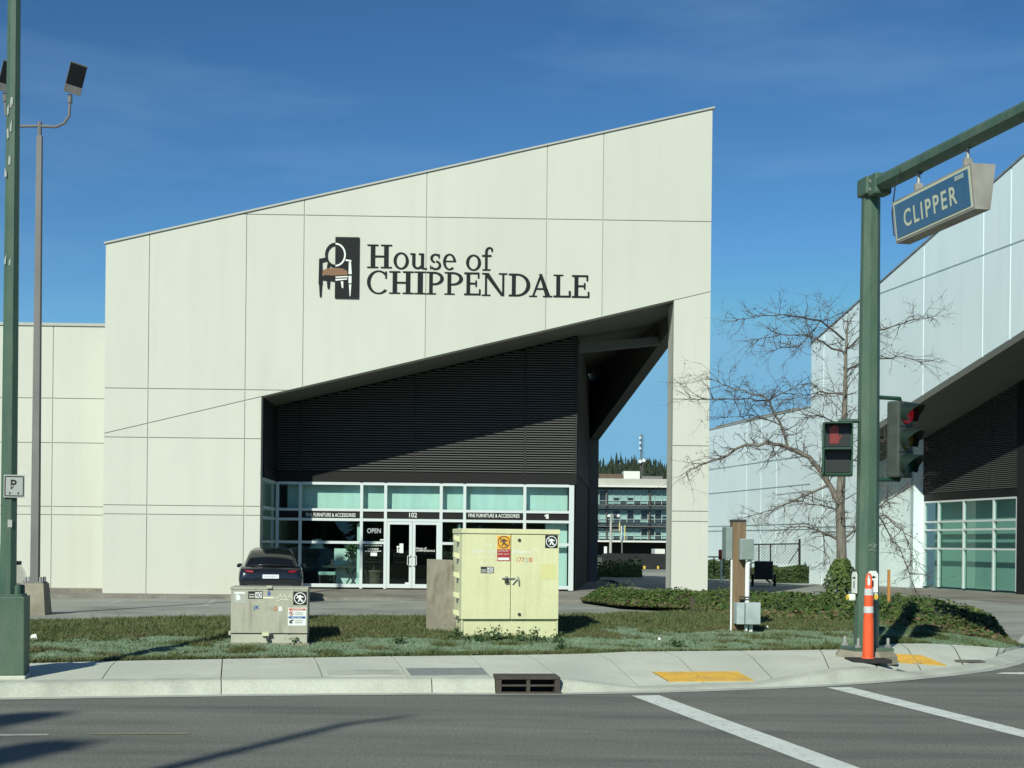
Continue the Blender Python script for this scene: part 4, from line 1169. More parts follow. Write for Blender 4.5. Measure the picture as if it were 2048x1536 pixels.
# scratched sticker remains
gf = MB()
for a in [[(-.06,1.50),(-.02,1.53),(.0,1.49)],[(-.05,1.45),(.01,1.46),(.05,1.44)],[(.02,1.55),(.03,1.48),(.06,1.53)]]: gf.tube([(x,-.152,z) for x, z in a], .004, 4)
gf.build('graffiti', 'grey_ghost', pole)

# ---- CLIPPER street name sign hung below the arm (local y runs back along the arm)
def arm(r): return PB + Vector((E2.x,E2.y,0))*(-r) + Vector((0,0,ptop))
sg = thing('street_name_sign', 'blue illuminated street name sign reading CLIPPER hung from the mast arm', 'sign', tuple(arm(1.94) + Vector((0,0,-.94))), SA)
# box: length along local y (road-crossing direction), faces towards local -x
hl, hh = .99, .52
def trap(y): return [(-.155,y,hh),(.155,y,hh),(.095,y,0),(-.095,y,0)]
MB().prism(trap(-hl), (0,2*hl,0)).build('housing', 'sign_housing', sg)
ex = Vector((0,-1,0)); ez = Vector((-.06,0,hh)).normalized(); nf = ex.cross(ez)
def face_pt(y, t): return Vector((-.095-.06*t, y, hh*t))
def face_rect(name, y0, y1, t0, t1, off, m):
    o = nf*off; return MB().prism([face_pt(y1,t0)+o, face_pt(y0,t0)+o, face_pt(y0,t1)+o, face_pt(y1,t1)+o], nf*0.004).build(name, m, sg)
face_rect('sign_border', -.955, .955, .05, .96, .001, 'sign_cream')
face_rect('sign_face', -.92, .92, .10, .90, .006, 'blue_sign')
text('sign_lettering', 'CLIPPER', 'sign_cream', sg, face_pt(.70,.27)+nf*.0125, ex, ez, 1.34, hh*.42, 0.018, 0.0, 1.28)
face_rect('worn_patch', -.82, -.62, .76, .86, .011, 'box_grey')
for y in (.62,-.60):
    b = MB(); b.tube([(0.02,y,hh-.01),(0.02,y,hh+.29)], .022, 8); b.build('hanger', 'galv', sg)
    MB().bbox(-.03,.07,y-.03,y+.03,hh+.06,hh+.16,.01).build('hanger_joint', 'sign_housing', sg)
    MB().tube([(0.02,y-.06,hh+.29),(0.02,y+.02,hh+.33),(0.02,y+.09,hh+.33)], .03, 8).build('hanger_clamp', 'green_dark', sg)
MB().tube([(-.08,.90,hh+.40),(-.12,.98,hh+.2),(-.1,1.10,hh-.1),(-.09,1.06,.12),(-.06,.99,.1)], .009, 6).build('power_cable', 'steel_dark', sg)

mat('visor_black',(0.010,0.022,0.017),rough=0.5)
mat('signal_housing',(0.045,0.058,0.05),(0.065,0.08,0.07),5,0.6)
# ---- three-section vehicle signal on brackets right of the pole
def W_at(px, py): return P(px, py, PB.y)
cb = P(1812,955,PB.y)
ts = thing('traffic_signal', 'three-lens vehicle traffic signal with red lit on the green pole', 'traffic signal', (cb.x, cb.y, cb.z), math.radians(42))
MB().bbox(-.17,.17,.0,.2,0,1.02,.03).build('housing', 'signal_housing', ts)
for k, m in enumerate(['signal_green','signal_amber','signal_red']):
    zc_ = .17 + .34*k
    MB().tube([(0,-.004,zc_),(0,-.03,zc_)], [.135,.125], 20).build('lens', m, ts)
    hood = MB(); n = 18; r_ = .145; Lh = .26
    for i in range(n):
        a0_, a1_ = math.radians(-35+250*i/n), math.radians(-35+250*(i+1)/n)
        for ra in (r_,):
            p0 = (ra*math.cos(a0_), 0, zc_+ra*math.sin(a0_)); p1 = (ra*math.cos(a1_), 0, zc_+ra*math.sin(a1_))
            f0_ = -.10-.16*max(0,math.sin(a0_)); f1_ = -.10-.16*max(0,math.sin(a1_))
            hood.add([p0, p1, (p1[0],f1_,p1[2]-.02), (p0[0],f0_,p0[2]-.02),
                      (p0[0]*.95,0,zc_+(p0[2]-zc_)*.95),(p1[0]*.95,0,zc_+(p1[2]-zc_)*.95),(p1[0]*.95,f1_,zc_+(p1[2]-zc_)*.95-.02),(p0[0]*.95,f0_,zc_+(p0[2]-zc_)*.95-.02)],
                     [(0,1,2,3),(7,6,5,4),(3,2,6,7)])
    hood.build('visor', 'visor_black', ts)
    MB().box(-.168,.168,-.006,0.0,zc_-.172,zc_-.166).build('section_seam', 'black', ts)
for z in (.0,1.02):
    q = PM[ts.name].inverted() @ Vector((PB.x, PB.y, cb.z + (z if z > .5 else -.02)))
    MB().tube([(0,.1,z+(-.0 if z < .5 else 0)),(0,.1,z+(.04 if z > .5 else -.03)),(q.x*.85,q.y*.85,z+(.05 if z > .5 else -.03))], .028, 8).build('bracket', 'green_dark', ts)

# ---- pedestrian signal left of the pole
cp = P(1674,952,PB.y-.05)
ps = thing('pedestrian_signal', 'green two-section pedestrian signal with dim red hand left of the pole', 'pedestrian signal', (cp.x, cp.y, cp.z), math.radians(-14))
MB().bbox(-.20,.20,.0,.22,0,.72,.025).build('housing', 'green_dark', ps)
for k in range(2):
    z0 = .03+.345*k
    MB().box(-.145,.165,-.012,.0,z0+.02,z0+.31).build('lens', 'ped_lens', ps)
    h = MB(); h.box(-.165,.185,-.20,.0,z0+.315,z0+.335); h.box(-.185,-.165,-.10,.0,z0,z0+.335); h.box(.186,.206,-.10,.0,z0,z0+.335)
    h.build('hood', 'green_dark', ps)
hand = MB(); zh = .40
hand.bbox(-.10,.02,-.018,-.0125,zh+.03,zh+.17,.002)
for i, (x, l) in enumerate([(-.10,.09),(-.07,.11),(-.04,.115),(-.01,.10)]): hand.box(x,x+.022,-.0185,-.0128,zh+.165,zh+.17+l*.9)
hand.prism([(.022,-.0187,zh+.07),(.06,-.0187,zh+.13),(.05,-.0187,zh+.15),(.018,-.0187,zh+.11)],(0,.005,0))
hand.build('hand_symbol', 'hand_red', ps)
for z in (-.03, .74):
    q = PM[ps.name].inverted() @ Vector((PB.x, PB.y, cp.z))
    MB().tube([(.02,.1,z if z<0 else z-.04),(.02,.1,z),(q.x*.9,q.y*.9,z)], .028, 8).build('bracket', 'green_dark', ps)

# ---- push buttons
def push_button(px, py, yaw, lab, side):
    c = PB + Vector((math.sin(yaw)*.175, -math.cos(yaw)*.175, 0)); z = P(px, py, PB.y).z
    t = thing('push_button', lab, 'push button', (c.x, c.y, z), yaw, 'pedestrian push buttons on the signal pole')
    out = [(-.075,-.14),(.075,-.14),(.075,.10),(.045,.145),(-.045,.145),(-.075,.10)]
    MB().prism([(a,-.01,b) for a, b in out], (0,.01,0)).build('sign_plate', 'white_plastic', t)
    MB().prism([(-.05,-.013,.055),(.0,-.013,.055),(.0,-.013,.045),(.05,-.013,.062),(.0,-.013,.085),(.0,-.013,.07),(-.05,-.013,.07)][::-1], (0,.002,0)).build('arrow_symbol', 'black', t)
    MB().box(-.012,.012,-.013,-.011,-.07,.02).build('walking_figure', 'black', t)
    MB().bbox(-.045,.045,-.09,-.002,-.24,-.15,.02).build('button_housing', 'white_plastic', t)
    MB().disc((0,-.0905,-.195), (0,-1,0), .034, .02).build('button', 'yellow', t)
push_button(1734,1163,math.radians(10),'white pedestrian push button sign behind the orange delineator post',0)
push_button(1700,1165,math.radians(-78),'pedestrian push button with yellow housing on left side of green pole',0)

# ---- delineator post
dl = GP(1736,1325)
dt = thing('delineator_post', 'orange delineator post with two white bands on black base', 'delineator', (dl.x, dl.y, dl.z), math.radians(4))
MB().lathe((0,0,0), [(.0,0)], 6) if False else None
MB().bbox(-.26,.26,-.19,.19,0.0,.055,.015).build('rubber_base', 'rubber', dt)
MB().lathe((0,0,.055), [(.085,0),(.074,.02),(.066,.50),(.066,.515),(.061,.52),(.058,.86),(.050,.92),(.048,.95)], 20).build('post', 'orange_plastic', dt, smooth=False)
for z, rr_ in ((.645,.0645),(.875,.0585)): MB().lathe((0,0,z), [(rr_,0),(rr_-.001,.085)], 20).build('reflective_band', 'reflective', dt)
MB().tube([(-.028,0,.99),(-.034,0,1.08),(-.02,0,1.14),(0,0,1.155),(.02,0,1.14),(.034,0,1.08),(.028,0,.99)], .014, 8).build('grab_loop', 'orange_plastic', dt)

# ---- left green pole with box base
LB = GP(-6,1358); LB = Vector((LB.x, LB.y+.22, LB.z-.01))
lp = thing('green_light_pole', 'green painted pole on a square box base at the left edge', 'light pole', tuple(LB), SA)
MB().bbox(-.245,.245,-.245,.245,0,.045,.012).build('footing', 'concrete', lp)
MB().bbox(-.23,.23,-.23,.23,.046,.885,.012).build('base_box', 'green_paint', lp)
MB().bbox(-.20,.20,-.20,.20,.886,.905,.004).build('base_plate', 'green_paint', lp)
MB().tube([(0.03,0,.906),(0.03,0,3.5),(0.03,0,8.8)], [.088,.082,.064], 8, phase=math.pi/8).build('shaft', 'green_paint', lp)
for sx in (-1,1):
    for sy in (-1,1): MB().tube([(sx*.15,sy*.15,.905),(sx*.15,sy*.15,.99),(sx*.15,sy*.15,1.0)], [.035,.033,.02], 8).build('anchor_bolt', 'green_paint', lp)
rc = random.Random(6)
for k in range(9):
    zc_ = rc.uniform(4.2,6.6); xc_ = rc.uniform(-.04,.03)
    MB().prism([(xc_+rc.uniform(-.016,-.004),-.077,zc_),(xc_+rc.uniform(.004,.014),-.077,zc_+.01),(xc_+rc.uniform(.0,.016),-.077,zc_+rc.uniform(.05,.16)),(xc_-.008,-.077,zc_+rc.uniform(.04,.12))][::-1],(0,.006,0)).build('paint_chip', 'sign_reflective', lp)
MB().box(.03,.075,-.0835,-.08,1.62,1.70).build('sticker', 'grey_ghost', lp)
np_ = PM[lp.name] @ Vector((.095,-.10,0)); zs_ = P(35,973,LB.y).z
ns = thing('parking_sign', 'small square white parking sign with black border on the green pole', 'sign', (np_.x, np_.y, zs_), SA)
MB().bbox(-.108,.108,-.003,.003,-.122,.122,.002).build('plate', 'sign_reflective', ns)
fr = MB()
for x0,x1,z0,z1 in [(-.093,.093,.098,.108),(-.093,.093,-.108,-.098),(-.098,-.088,-.1,.1),(.088,.098,-.1,.1)]: fr.box(x0,x1,-.0055,-.0035-.0003*(x1>0),z0,z1)
fr.build('border', 'black', ns)
text('letter_p', 'P', 'black', ns, (-.035,-.005,-.03), (1,0,0), (0,0,1), .06, .10, .02)
for sx in (-1,1): MB().prism([(sx*.03,-.0055,-.075),(sx*.05,-.0055,-.06),(sx*.05,-.0055,-.09)][::sx], (0,.002,0)).build('arrow', 'black', ns)
MB().tube([(-.02,-.012,-.0),(-.02,.06,0)],.012,6).build('bracket','galv',ns)

# ---- parking lot lamp post
YB = 35.0; b0 = P(70,1166,YB); gz = LOTZ
lb = thing('lot_lamp_post', 'tall grey square lamp post with two floodlights on a concrete base', 'lamp post', (b0.x, b0.y, gz), math.radians(2))
hb = b0.z-gz
MB().hexa([(-.33,-.3,0),(.33,-.3,0),(.33,.3,0),(-.33,.3,0)],[(-.27,-.25,hb),(.27,-.25,hb),(.27,.25,hb),(-.27,.25,hb)]).build('concrete_base', 'old_concrete', lb)
MB().bbox(-.24,.24,-.22,.22,hb+.0,hb+.035,.008).build('base_plate', 'pole_grey', lb)
for sx in (-1,1):
    for sy in (-1,1): MB().tube([(sx*.18,sy*.16,hb+.035),(sx*.18,sy*.16,hb+.15)], .04, 8).build('anchor_bolt', 'galv', lb)
th = P(77,272,YB).z-gz; ta = P(77,252,YB).z-gz
MB().tube([(0,0,hb+.036),(0,0,th)], [.135,.085], 4, phase=math.pi/4).build('shaft', 'pole_grey', lb)
MB().tube([(0,0,th-.01),(0,0,ta+.1)], .05, 8).build('shaft_top', 'pole_grey', lb)
for sx in (-1,1):
    zt_ = P(137,205,YB).z-gz; ax = 1.0 if sx > 0 else 1.12
    pts = [(0,0,ta),(sx*.40*ax,-.02,ta-.02),(sx*.60*ax,-.03,ta+.08),(sx*.71*ax,-.04,ta+.25),(sx*.73*ax,-.05,zt_)]
    arm_ = MB().tube(pts, .035, 8).build('arm', 'pole_grey', lb)
    MB().tube([(sx*.73*ax,-.05,zt_-.02),(sx*.73*ax,-.05,zt_+.18)], .055, 8).build('slip_fitter', 'pole_grey', lb)
    # LED flood head tilted steeply, fins on its back
    hd = empty('floodlight'); hd.parent = lb; hd.location = (sx*.75*ax+.03,-.08,zt_+.2); hd.rotation_euler = (math.radians(18), math.radians(12), math.radians(20))
    def fl(name, m, x0,x1,y0,y1,z0,z1): return MB().bbox(x0,x1,y0,y1,z0,z1,.008).build(name, m, hd)
    fl('driver_box','pole_grey',-.2,.2,-.06,.06,0,.19)
    fl('fin_plate','pole_paint',-.2,.2,-.03,.06,.191,.72)
    for k in range(9): MB().box(-.19+.045*k,-.18+.045*k,-.075,-.03,.2,.71).build('fin', 'black', hd)

# ---- grey pad-mounted cabinet
c = lawn_z(538,1287.5)
gc = thing('grey_utility_cabinet', 'squat grey metal utility cabinet with stickers and graffiti on the grass', 'utility cabinet', (c.x, c.y, c.z-.01), math.radians(6))
gc.scale = (c.y/21.2,)*3
w_ = .555
MB().bbox(-w_-.03,w_+.03,-.03,.85,-.1,.02,.01).build('concrete_pad', 'old_concrete', gc)
MB().bbox(-w_+.005,w_-.005,0.005,.78,.02,.148,.008).build('base', 'grey_cab_light', gc)
MB().bbox(-w_,w_,-.01,.80,.165,.80,.008).build('hood', 'grey_cab', gc)
MB().bbox(-w_-.012,w_+.006,-.018,.81,.801,.835,.008).build('lid', 'grey_cab', gc)
MB().box(-w_+.03,w_-.03,.012,.7,.146,.166).build('seam', 'black', gc)
MB().bbox(-.04,.04,-.05,.0,.82,.862,.005).build('lid_bracket', 'grey_cab_light', gc)
MB().bbox(-.10,.0,-.04,.0,.125,.172,.006).build('latch_plate', 'cream_side', gc)
MB().bbox(.0,.045,-.05,.0,.12,.165,.006).build('latch_bolt', 'steel_dark', gc); MB().bbox(-.06,.01,-.045,.0,.105,.12,.004).build('hasp', 'steel_dark', gc); MB().bbox(-.035,.015,-.06,-.01,.05,.106,.01).build('padlock', 'steel_dark', gc)
MB().bbox(-w_-.035,-w_,.05,.12,.13,.19,.006).build('hinge', 'grey_cab_light', gc)
gx = lambda x: -w_ + (x-155)/(1785-155)*2*w_        # from the close-up
gz_ = lambda y: .80 - (y-205)/(1190-205)*.635
def gst(name, x0,x1,y0,y1,m,off=.0): return MB().box(gx(x0),gx(x1),-.0125-off,-.0102-off,gz_(y1),gz_(y0)).build(name, m, gc)
def gtx(name, s, x0,x1,y0,y1,m,bold=.02,off=.0): return text(name, s, m, gc, (gx(x0),-.013-off,gz_(y1)), (1,0,0),(0,0,1), gx(x1)-gx(x0), gz_(y0)-gz_(y1), bold)
gst('sticker_ghost',205,490,240,515,'grey_ghost'); gst('sticker_remains',230,455,258,300,'white_sticker',.003)
MB().prism([(gx(a),-.016,gz_(b)) for a,b in [(265,330),(300,310),(345,340),(360,430),(270,460)]][::-1],(0,.002,0)).build('sticker_remains','white_sticker',gc)
gst('no_sticker',520,830,240,410,'black'); gst('no_sticker_panel',665,815,262,392,'white_sticker',.003); gtx('no_lettering','NO!',680,805,275,380,'black',.02,.004)
gst('no_sticker_panel',540,650,300,325,'grey_ghost',.003); gst('no_sticker_panel',540,650,345,385,'grey_ghost',.003)
gtx('letter','B',935,1000,235,335,'blue_sticker',.03); gtx('stencil_lettering','JK',632,770,562,675,'blue_sticker',.02)
gtx('stencil_number','174',860,1045,580,675,'faded_dark',.0); gtx('stencil_number','0',1060,1145,575,690,'faded_red',.04); gtx('stencil_number','8',1160,1245,580,690,'white_sticker',.04)
gst('hydro_ghost',835,1065,370,400,'faded_print')
gr = MB()
for a in [[(1090,350),(1140,410)],[(1140,320),(1160,390),(1230,300)],[(1190,300),(1230,380),(1300,330)],[(1280,290),(1320,390)],[(1410,290),(1440,390)],[(1380,380),(1415,300)],[(1130,465),(1230,425),(1330,420),(1375,440)]]:
    gr.tube([(gx(x),-.0125,gz_(y)) for x,y in a], .005, 5)
gr.build('graffiti','faded_print',gc)
def round_symbol(par, cx, cz, hw, y, m_bg, m_ring, m_fig):
    if m_bg: MB().box(cx-hw,cx+hw,y-.002,y,cz-hw,cz+hw).build('warning_decal', m_bg, par)
    mb = MB(); n = 28; ro, ri = hw*.88, hw*.76
    for i in range(n):
        a, b = 2*math.pi*i/n, 2*math.pi*(i+1)/n
        mb.prism([(cx+ro*math.cos(a),y-.0045,cz+ro*math.sin(a)),(cx+ri*math.cos(a),y-.0045,cz+ri*math.sin(a)),(cx+ri*math.cos(b),y-.0045,cz+ri*math.sin(b)),(cx+ro*math.cos(b),y-.0045,cz+ro*math.sin(b))],(0,.002,0))
    mb.build('warning_ring', m_ring, par)
    f = [(-.15,.45),(.05,.5),(.2,.35),(.55,.2),(.5,.08),(.2,.12),(.15,-.1),(.35,-.5),(.2,-.55),(.02,-.2),(-.15,-.55),(-.32,-.5),(-.15,-.05),(-.2,.1),(-.5,-.05),(-.55,.08),(-.25,.3)]
    MB().prism([(cx+a*hw,y-.0042,cz+b*hw) for a, b in f][::-1],(0,.002,0)).build('warning_figure', m_fig, par)
    s = hw*.74*.707; w = hw*.05
    MB().prism([(cx-s-w,y-.005,cz+s-w),(cx-s+w,y-.005,cz+s+w),(cx+s+w,y-.005,cz-s+w),(cx+s-w,y-.005,cz-s-w)][::-1],(0,.001,0)).build('warning_slash', m_ring, par)
round_symbol(gc, gx(1620), gz_(392), (gx(1765)-gx(1475))/2, -.0105, 'black', 'white_sticker', 'white_sticker')
gst('warning_label',1370,1755,608,1012,'white_sticker'); gst('warning_header',1385,1740,622,668,'redorange',.003); gtx('warning_lettering','WARNING',1450,1690,632,660,'white_sticker',.01,.006)
gst('notice_header',1380,1738,803,850,'blue_sticker',.003); gtx('notice_lettering','NOTICE',1450,1665,812,842,'white_sticker',.01,.006)
round_symbol(gc, gx(1435), gz_(735), (gx(1495)-gx(1375))/2, -.0128, None, 'redorange', 'steel_dark')
for y in (705,722,745,765,885,905,935,950): gst('label_text',1515,1715-(y%7)*9,y,y+7,'faded_dark',.003)
MB().prism([(gx(a),-.016,gz_(b)) for a,b in [(1400,900),(1480,870),(1490,890),(1440,925),(1480,960),(1400,965)]][::-1],(0,.002,0)).build('notice_symbol','steel_dark',gc)

# ---- yellow cabinet
c = lawn_z(1020,1276)
yc = thing('yellow_switchgear_cabinet', 'large pale yellow electrical cabinet with double doors and warning stickers', 'electrical cabinet', (c.x, c.y, c.z-.01), SA)
yc.scale = (c.y/23.0,)*3
hw_ = .785; ht = 1.74
MB().bbox(-hw_+.03,hw_-.03,.04,.86,-.1,.30,.006).build('plinth', 'cream_paint', yc)
for x in (-hw_+.016, hw_-.016): MB().box(x-.012,x+.012,.02,.045,0,.30).build('plinth_edge', 'cream_side', yc)
MB().bbox(-hw_,hw_,.025,.90,.302,1.66,.008).build('body', 'cream_side', yc)
MB().bbox(-hw_-.012,hw_+.012,-.025,.92,1.662,ht,.01).build('roof', 'cream_paint', yc)
xm = 0.0
for a, b in ((-hw_+.006, xm-.005), (xm+.005, hw_-.004)): MB().bbox(a,b,-.01,.024,.31,1.652,.007).build('door', 'cream_paint', yc)
MB().box(-hw_+.01,hw_-.01,.0241,.0249,.303,1.66).build('door_gap', 'black', yc)
for z in (.38,.66,.98,1.29,1.56):
    mbb = MB(); mbb.prism([(-hw_-.09,.25,z),(-hw_-.002,.25,z-.035),(-hw_-.002,.25,z+.055),(-hw_-.09,.25,z+.075)][::-1],(0,.12,0)); mbb.build('lifting_bracket','cream_side',yc)
yx = lambda x: -hw_ + (x-270)/(1465-270)*2*hw_
yz = lambda y: 1.655 - (y-160)/(1240-160)*1.35
def yst(name, x0,x1,y0,y1,m,off=0.): return MB().box(yx(x0),yx(x1),-.0125-off,-.0102-off,yz(y1),yz(y0)).build(name, m, yc)
def ytx(name, s, x0,x1,y0,y1,m,bold=.01,off=0.): return text(name, s, m, yc, (yx(x0),-.013-off,yz(y1)), (1,0,0),(0,0,1), yx(x1)-yx(x0), yz(y0)-yz(y1), bold)
yst('danger_sticker',697,858,178,345,'orange_sticker'); yst('danger_sticker',697,858,350,500,'red_sticker')
round_symbol(yc, yx(777), yz(258), (yx(862)-yx(692))/2, -.0128, None, 'rust', 'rust')
ytx('danger_lettering','DANGER',708,838,358,380,'sign_cream',.0,.001); ytx('danger_lettering','KEEP OUT',704,844,400,422,'sign_cream',.0,.001); yst('danger_label',705,845,455,488,'white_sticker',.003)
round_symbol(yc, yx(1366), yz(247), (yx(1445)-yx(1288))/2, -.0105, 'black', 'white_sticker', 'white_sticker')
yst('no_sticker',498,660,573,655,'steel_dark'); yst('no_sticker_panel',574,652,584,646,'white_sticker',.003); ytx('no_lettering','NO!',580,648,590,640,'black',.01,.006)
yst('no_sticker_panel',505,562,605,622,'grey_ghost',.003); yst('no_sticker_panel',505,562,630,645,'grey_ghost',.003)
ytx('stencil_number','177',938,1035,452,510,'redorange',.0); ytx('stencil_number','2',1042,1080,455,510,'grey_ghost',.0); ytx('stencil_number','0',1088,1130,452,510,'redorange',.02)
ytx('utility_lettering','BChydro',880,1115,362,405,'white_sticker',.03); yst('utility_mark',1155,1200,355,365,'white_sticker')
ytx('stencil_lettering','26M44 - C57',390,680,358,400,'white_sticker',.0); ytx('stencil_lettering','00H/178',455,655,435,470,'faded_print',.0); ytx('stencil_lettering','151',505,615,280,320,'faded_print',.0); ytx('stencil_lettering','3 2 1',480,640,505,545,'faded_print',.0)
yst('sticker_ghost',1235,1430,525,725,'ghost')
for x,y in ((968,232),(977,1175)): MB().disc((yx(x),-.0105,yz(y)),(0,-1,0),.026,.012,12).build('door_bolt','steel_dark',yc)
MB().bbox(yx(755),yx(920),-.04,-.011,yz(722),yz(708),.004).build('hasp','galv',yc); MB().bbox(yx(790),yx(835),-.06,-.02,yz(775),yz(725),.008).build('padlock','steel_dark',yc)
MB().tube([(yx(808),-.04,yz(728)),(yx(800),-.04,yz(695)),(yx(822),-.04,yz(695)),(yx(826),-.04,yz(728))],.006,6).build('padlock_shackle','steel_dark',yc)
MB().tube([(yx(950),-.03,yz(695)),(yx(962),-.04,yz(740)),(yx(966),-.03,yz(805))],.012,6).build('door_handle','galv',yc); MB().tube([(yx(885),-.03,yz(790)),(yx(940),-.035,yz(720))],.010,6).build('lock_bar','galv',yc)

# ---- brown board beside it
c = lawn_z(884,1263)
bd = tag(MB().prism([(-.27,0,-.02),(.30,0,-.06),(.30,0,.80),(.24,0,1.10),(.20,0,1.205),(.14,0,1.225),(-.265,0,1.235)],(0,.035,0)).build('weathered_board','plywood'), 'weathered brown plywood board standing beside the yellow cabinet', 'board')
bd.scale = (c.y/24.7,)*3; bd.location = tuple(c); bd.rotation_euler = (math.radians(-4),0,math.radians(5))

# ---- wooden service post with boxes
c = lawn_z(1477,1261)
up = thing('service_post', 'squat square wooden post carrying grey electrical boxes and conduit', 'utility post', (c.x, c.y, c.z-.01), math.radians(3))
S = FPX/c.y
hx = lambda px: (px-1477)/S
hz = lambda py: (1261-py)/S
MB().bbox(hx(1463.5),hx(1490.5),0,.24,-.1,hz(1043),.012).build('post','old_wood',up)
MB().bbox(hx(1463),hx(1491),-.004,.245,hz(1043)+.001,hz(1037.5),.006).build('post_cap','steel_dark',up)
MB().bbox(hx(1449.5),hx(1462.8),-.02,.30,hz(1117),hz(1053),.008).build('meter_box','box_green',up)
MB().bbox(hx(1475),hx(1501.5),-.17,-.012,hz(1118),hz(1076),.01).build('junction_box','box_grey',up); MB().bbox(hx(1476),hx(1500.5),-.18,-.171,hz(1117),hz(1077),.003).build('box_cover','box_green',up)
MB().tube([(hx(1497),-.09,hz(1120)),(hx(1492.5),-.09,hz(1124)),(hx(1491.5),-.09,hz(1131)),(hx(1491),-.09,hz(1205))],.037,10).build('conduit','white_plastic',up)
for y in (1192,1197): MB().box(hx(1475),hx(1497),-.135,-.05,hz(y+1),hz(y-1)).build('pipe_strap','steel_dark',up)
MB().bbox(hx(1466),hx(1482),-.26,-.013,hz(1245.5),hz(1203),.008).build('lower_box','box_grey',up); MB().bbox(hx(1483.5),hx(1513.5),-.27,-.013,hz(1245.5),hz(1202.5),.008).build('lower_box','box_grey',up)
for px in (1489,1498.5): MB().tube([(hx(px),-.12,hz(1246)),(hx(px),-.12,-.05)],.03,10).build('conduit','white_plastic',up)
MB().tube([(hx(1461.3),-.02,hz(1118)),(hx(1461.3),-.02,-.05)],.016,8).build('conduit','white_plastic',up)

# ---- survey stake in the ivy
c = P(1777,1222,31.0)
tag(MB().bbox(c.x-.03,c.x+.03,c.y-.02,c.y+.02,c.z-.3,P(1777,1139,31).z,.004).build('survey_stake','stake'),'thin orange wooden stake standing in the ivy bed','stake')

# ---- storm drain in the kerb
p0, p1 = kpt(992), kpt(1120); ang = math.atan2(p1.y-p0.y, p1.x-p0.x); wd = (p1-p0).length
sd_ = thing('storm_drain', 'dark iron storm drain inlet set into the kerb', 'storm drain', tuple(p0), ang)
fr = MB(); H = .185
fr.bbox(0,wd,-.02,.40,H-.03,H,.006); fr.bbox(0,.06,-.02,.38,-.02,H-.031,.006); fr.bbox(wd-.06,wd,-.02,.38,-.02,H-.031,.006); fr.bbox(wd/2-.02,wd/2+.02,-.018,.03,.0,H-.031,.004); fr.bbox(.061,wd-.061,-.015,.03,.078,.098,.004)
fr.bbox(-.01,wd+.01,-.10,.0,-.02,.022,.006)
fr.build('frame','drain_iron',sd_)
MB().box(.061,wd-.061,.30,.37,-.02,H-.032).build('chamber','black',sd_); MB().box(.061,wd-.061,.0,.30,-.03,.0).build('chamber_floor','black',sd_)
MB().box(.02,wd-.02,.401,.46,.0,H-.002).build('back_fill','concrete',sd_)

# ---- covers and tactile pads on the sidewalk
def plate(name, corners, z, th, m, lab, cat):
    q = [GP(a, b) for a, b in corners]
    o = MB().prism([p + Vector((0,0,th)) for p in q], (0,0,-th)).build(name, m); return tag(o, lab, cat)
plate('meter_cover',[(659,1353),(812,1352),(797,1341),(650,1342)],.158,.012,'kerb_concrete','pale concrete utility cover in the sidewalk left of the metal plate','utility cover')
mat('plate_grey',(0.24,0.26,0.25),(0.30,0.32,0.31),6,0.6,metal=0.2,bump=.3,bscale=80)
plate('steel_plate',[(822,1352),(977,1351),(963,1337),(812,1338)],.158,.010,'plate_grey','grey checkered metal access plate in the sidewalk','access plate')
mat('cover_dark',(0.13,0.11,0.09),(0.2,0.17,0.14),6,0.7)
def tactile(corners, zf, zb, lab):
    q = [GP(a, b) for a, b in corners]
    t = thing('tactile_pad', lab, 'tactile pad', (0,0,0), 0)
    cx_ = sum((p for p in q), Vector())/4; t.location = cx_; PM[t.name] = Matrix.Translation(cx_)
    up_ = Vector((0,0,.012))
    pd = MB(); gvs = []
    for i in range(9):
        for j in range(5):
            p = q[0].lerp(q[1],i/8).lerp(q[3].lerp(q[2],i/8), j/4); p.z = on_pave(p.x,p.y); gvs.append(p)
    pd.add([p+up_ for p in gvs]+[p-up_ for p in gvs], [(i*5+j,(i+1)*5+j,(i+1)*5+j+1,i*5+j+1) for i in range(8) for j in range(4)]+[(i*5,45+i*5,45+(i+1)*5,(i+1)*5) for i in range(8)]+[((i+1)*5+4,45+(i+1)*5+4,45+i*5+4,i*5+4) for i in range(8)])
    pd.build('pad','tactile',t,world=True)
    dm_ = MB(); nu, nv = 24, 10
    for i in range(nu):
        for j in range(nv):
            a_ = q[0].lerp(q[1],(i+.5)/nu); b_ = q[3].lerp(q[2],(i+.5)/nu); p = a_.lerp(b_,(j+.5)/nv); p.z = on_pave(p.x,p.y); p = p+up_
            dm_.tube([p,p+Vector((0,0,.008))],[.016,.010],6)
    tag(dm_.build('domes','tactile',t,world=True),kind='stuff')
tactile([(1337,1364),(1508,1362),(1474,1344.5),(1305,1345.5)],.055,.12,'yellow tactile paving pad on the kerb ramp beside the crosswalk line')
tactile([(1800,1326),(1893,1332.5),(1840,1311.5),(1765,1306.5)],.13,.16,'yellow tactile paving pad behind the orange delineator post')
plate('drain_cover',[(1912,1325),(1972,1325),(1962,1320.5),(1908,1320.5)],.16,.008,'cover_dark','small brown drain cover in the corner sidewalk','drain cover')
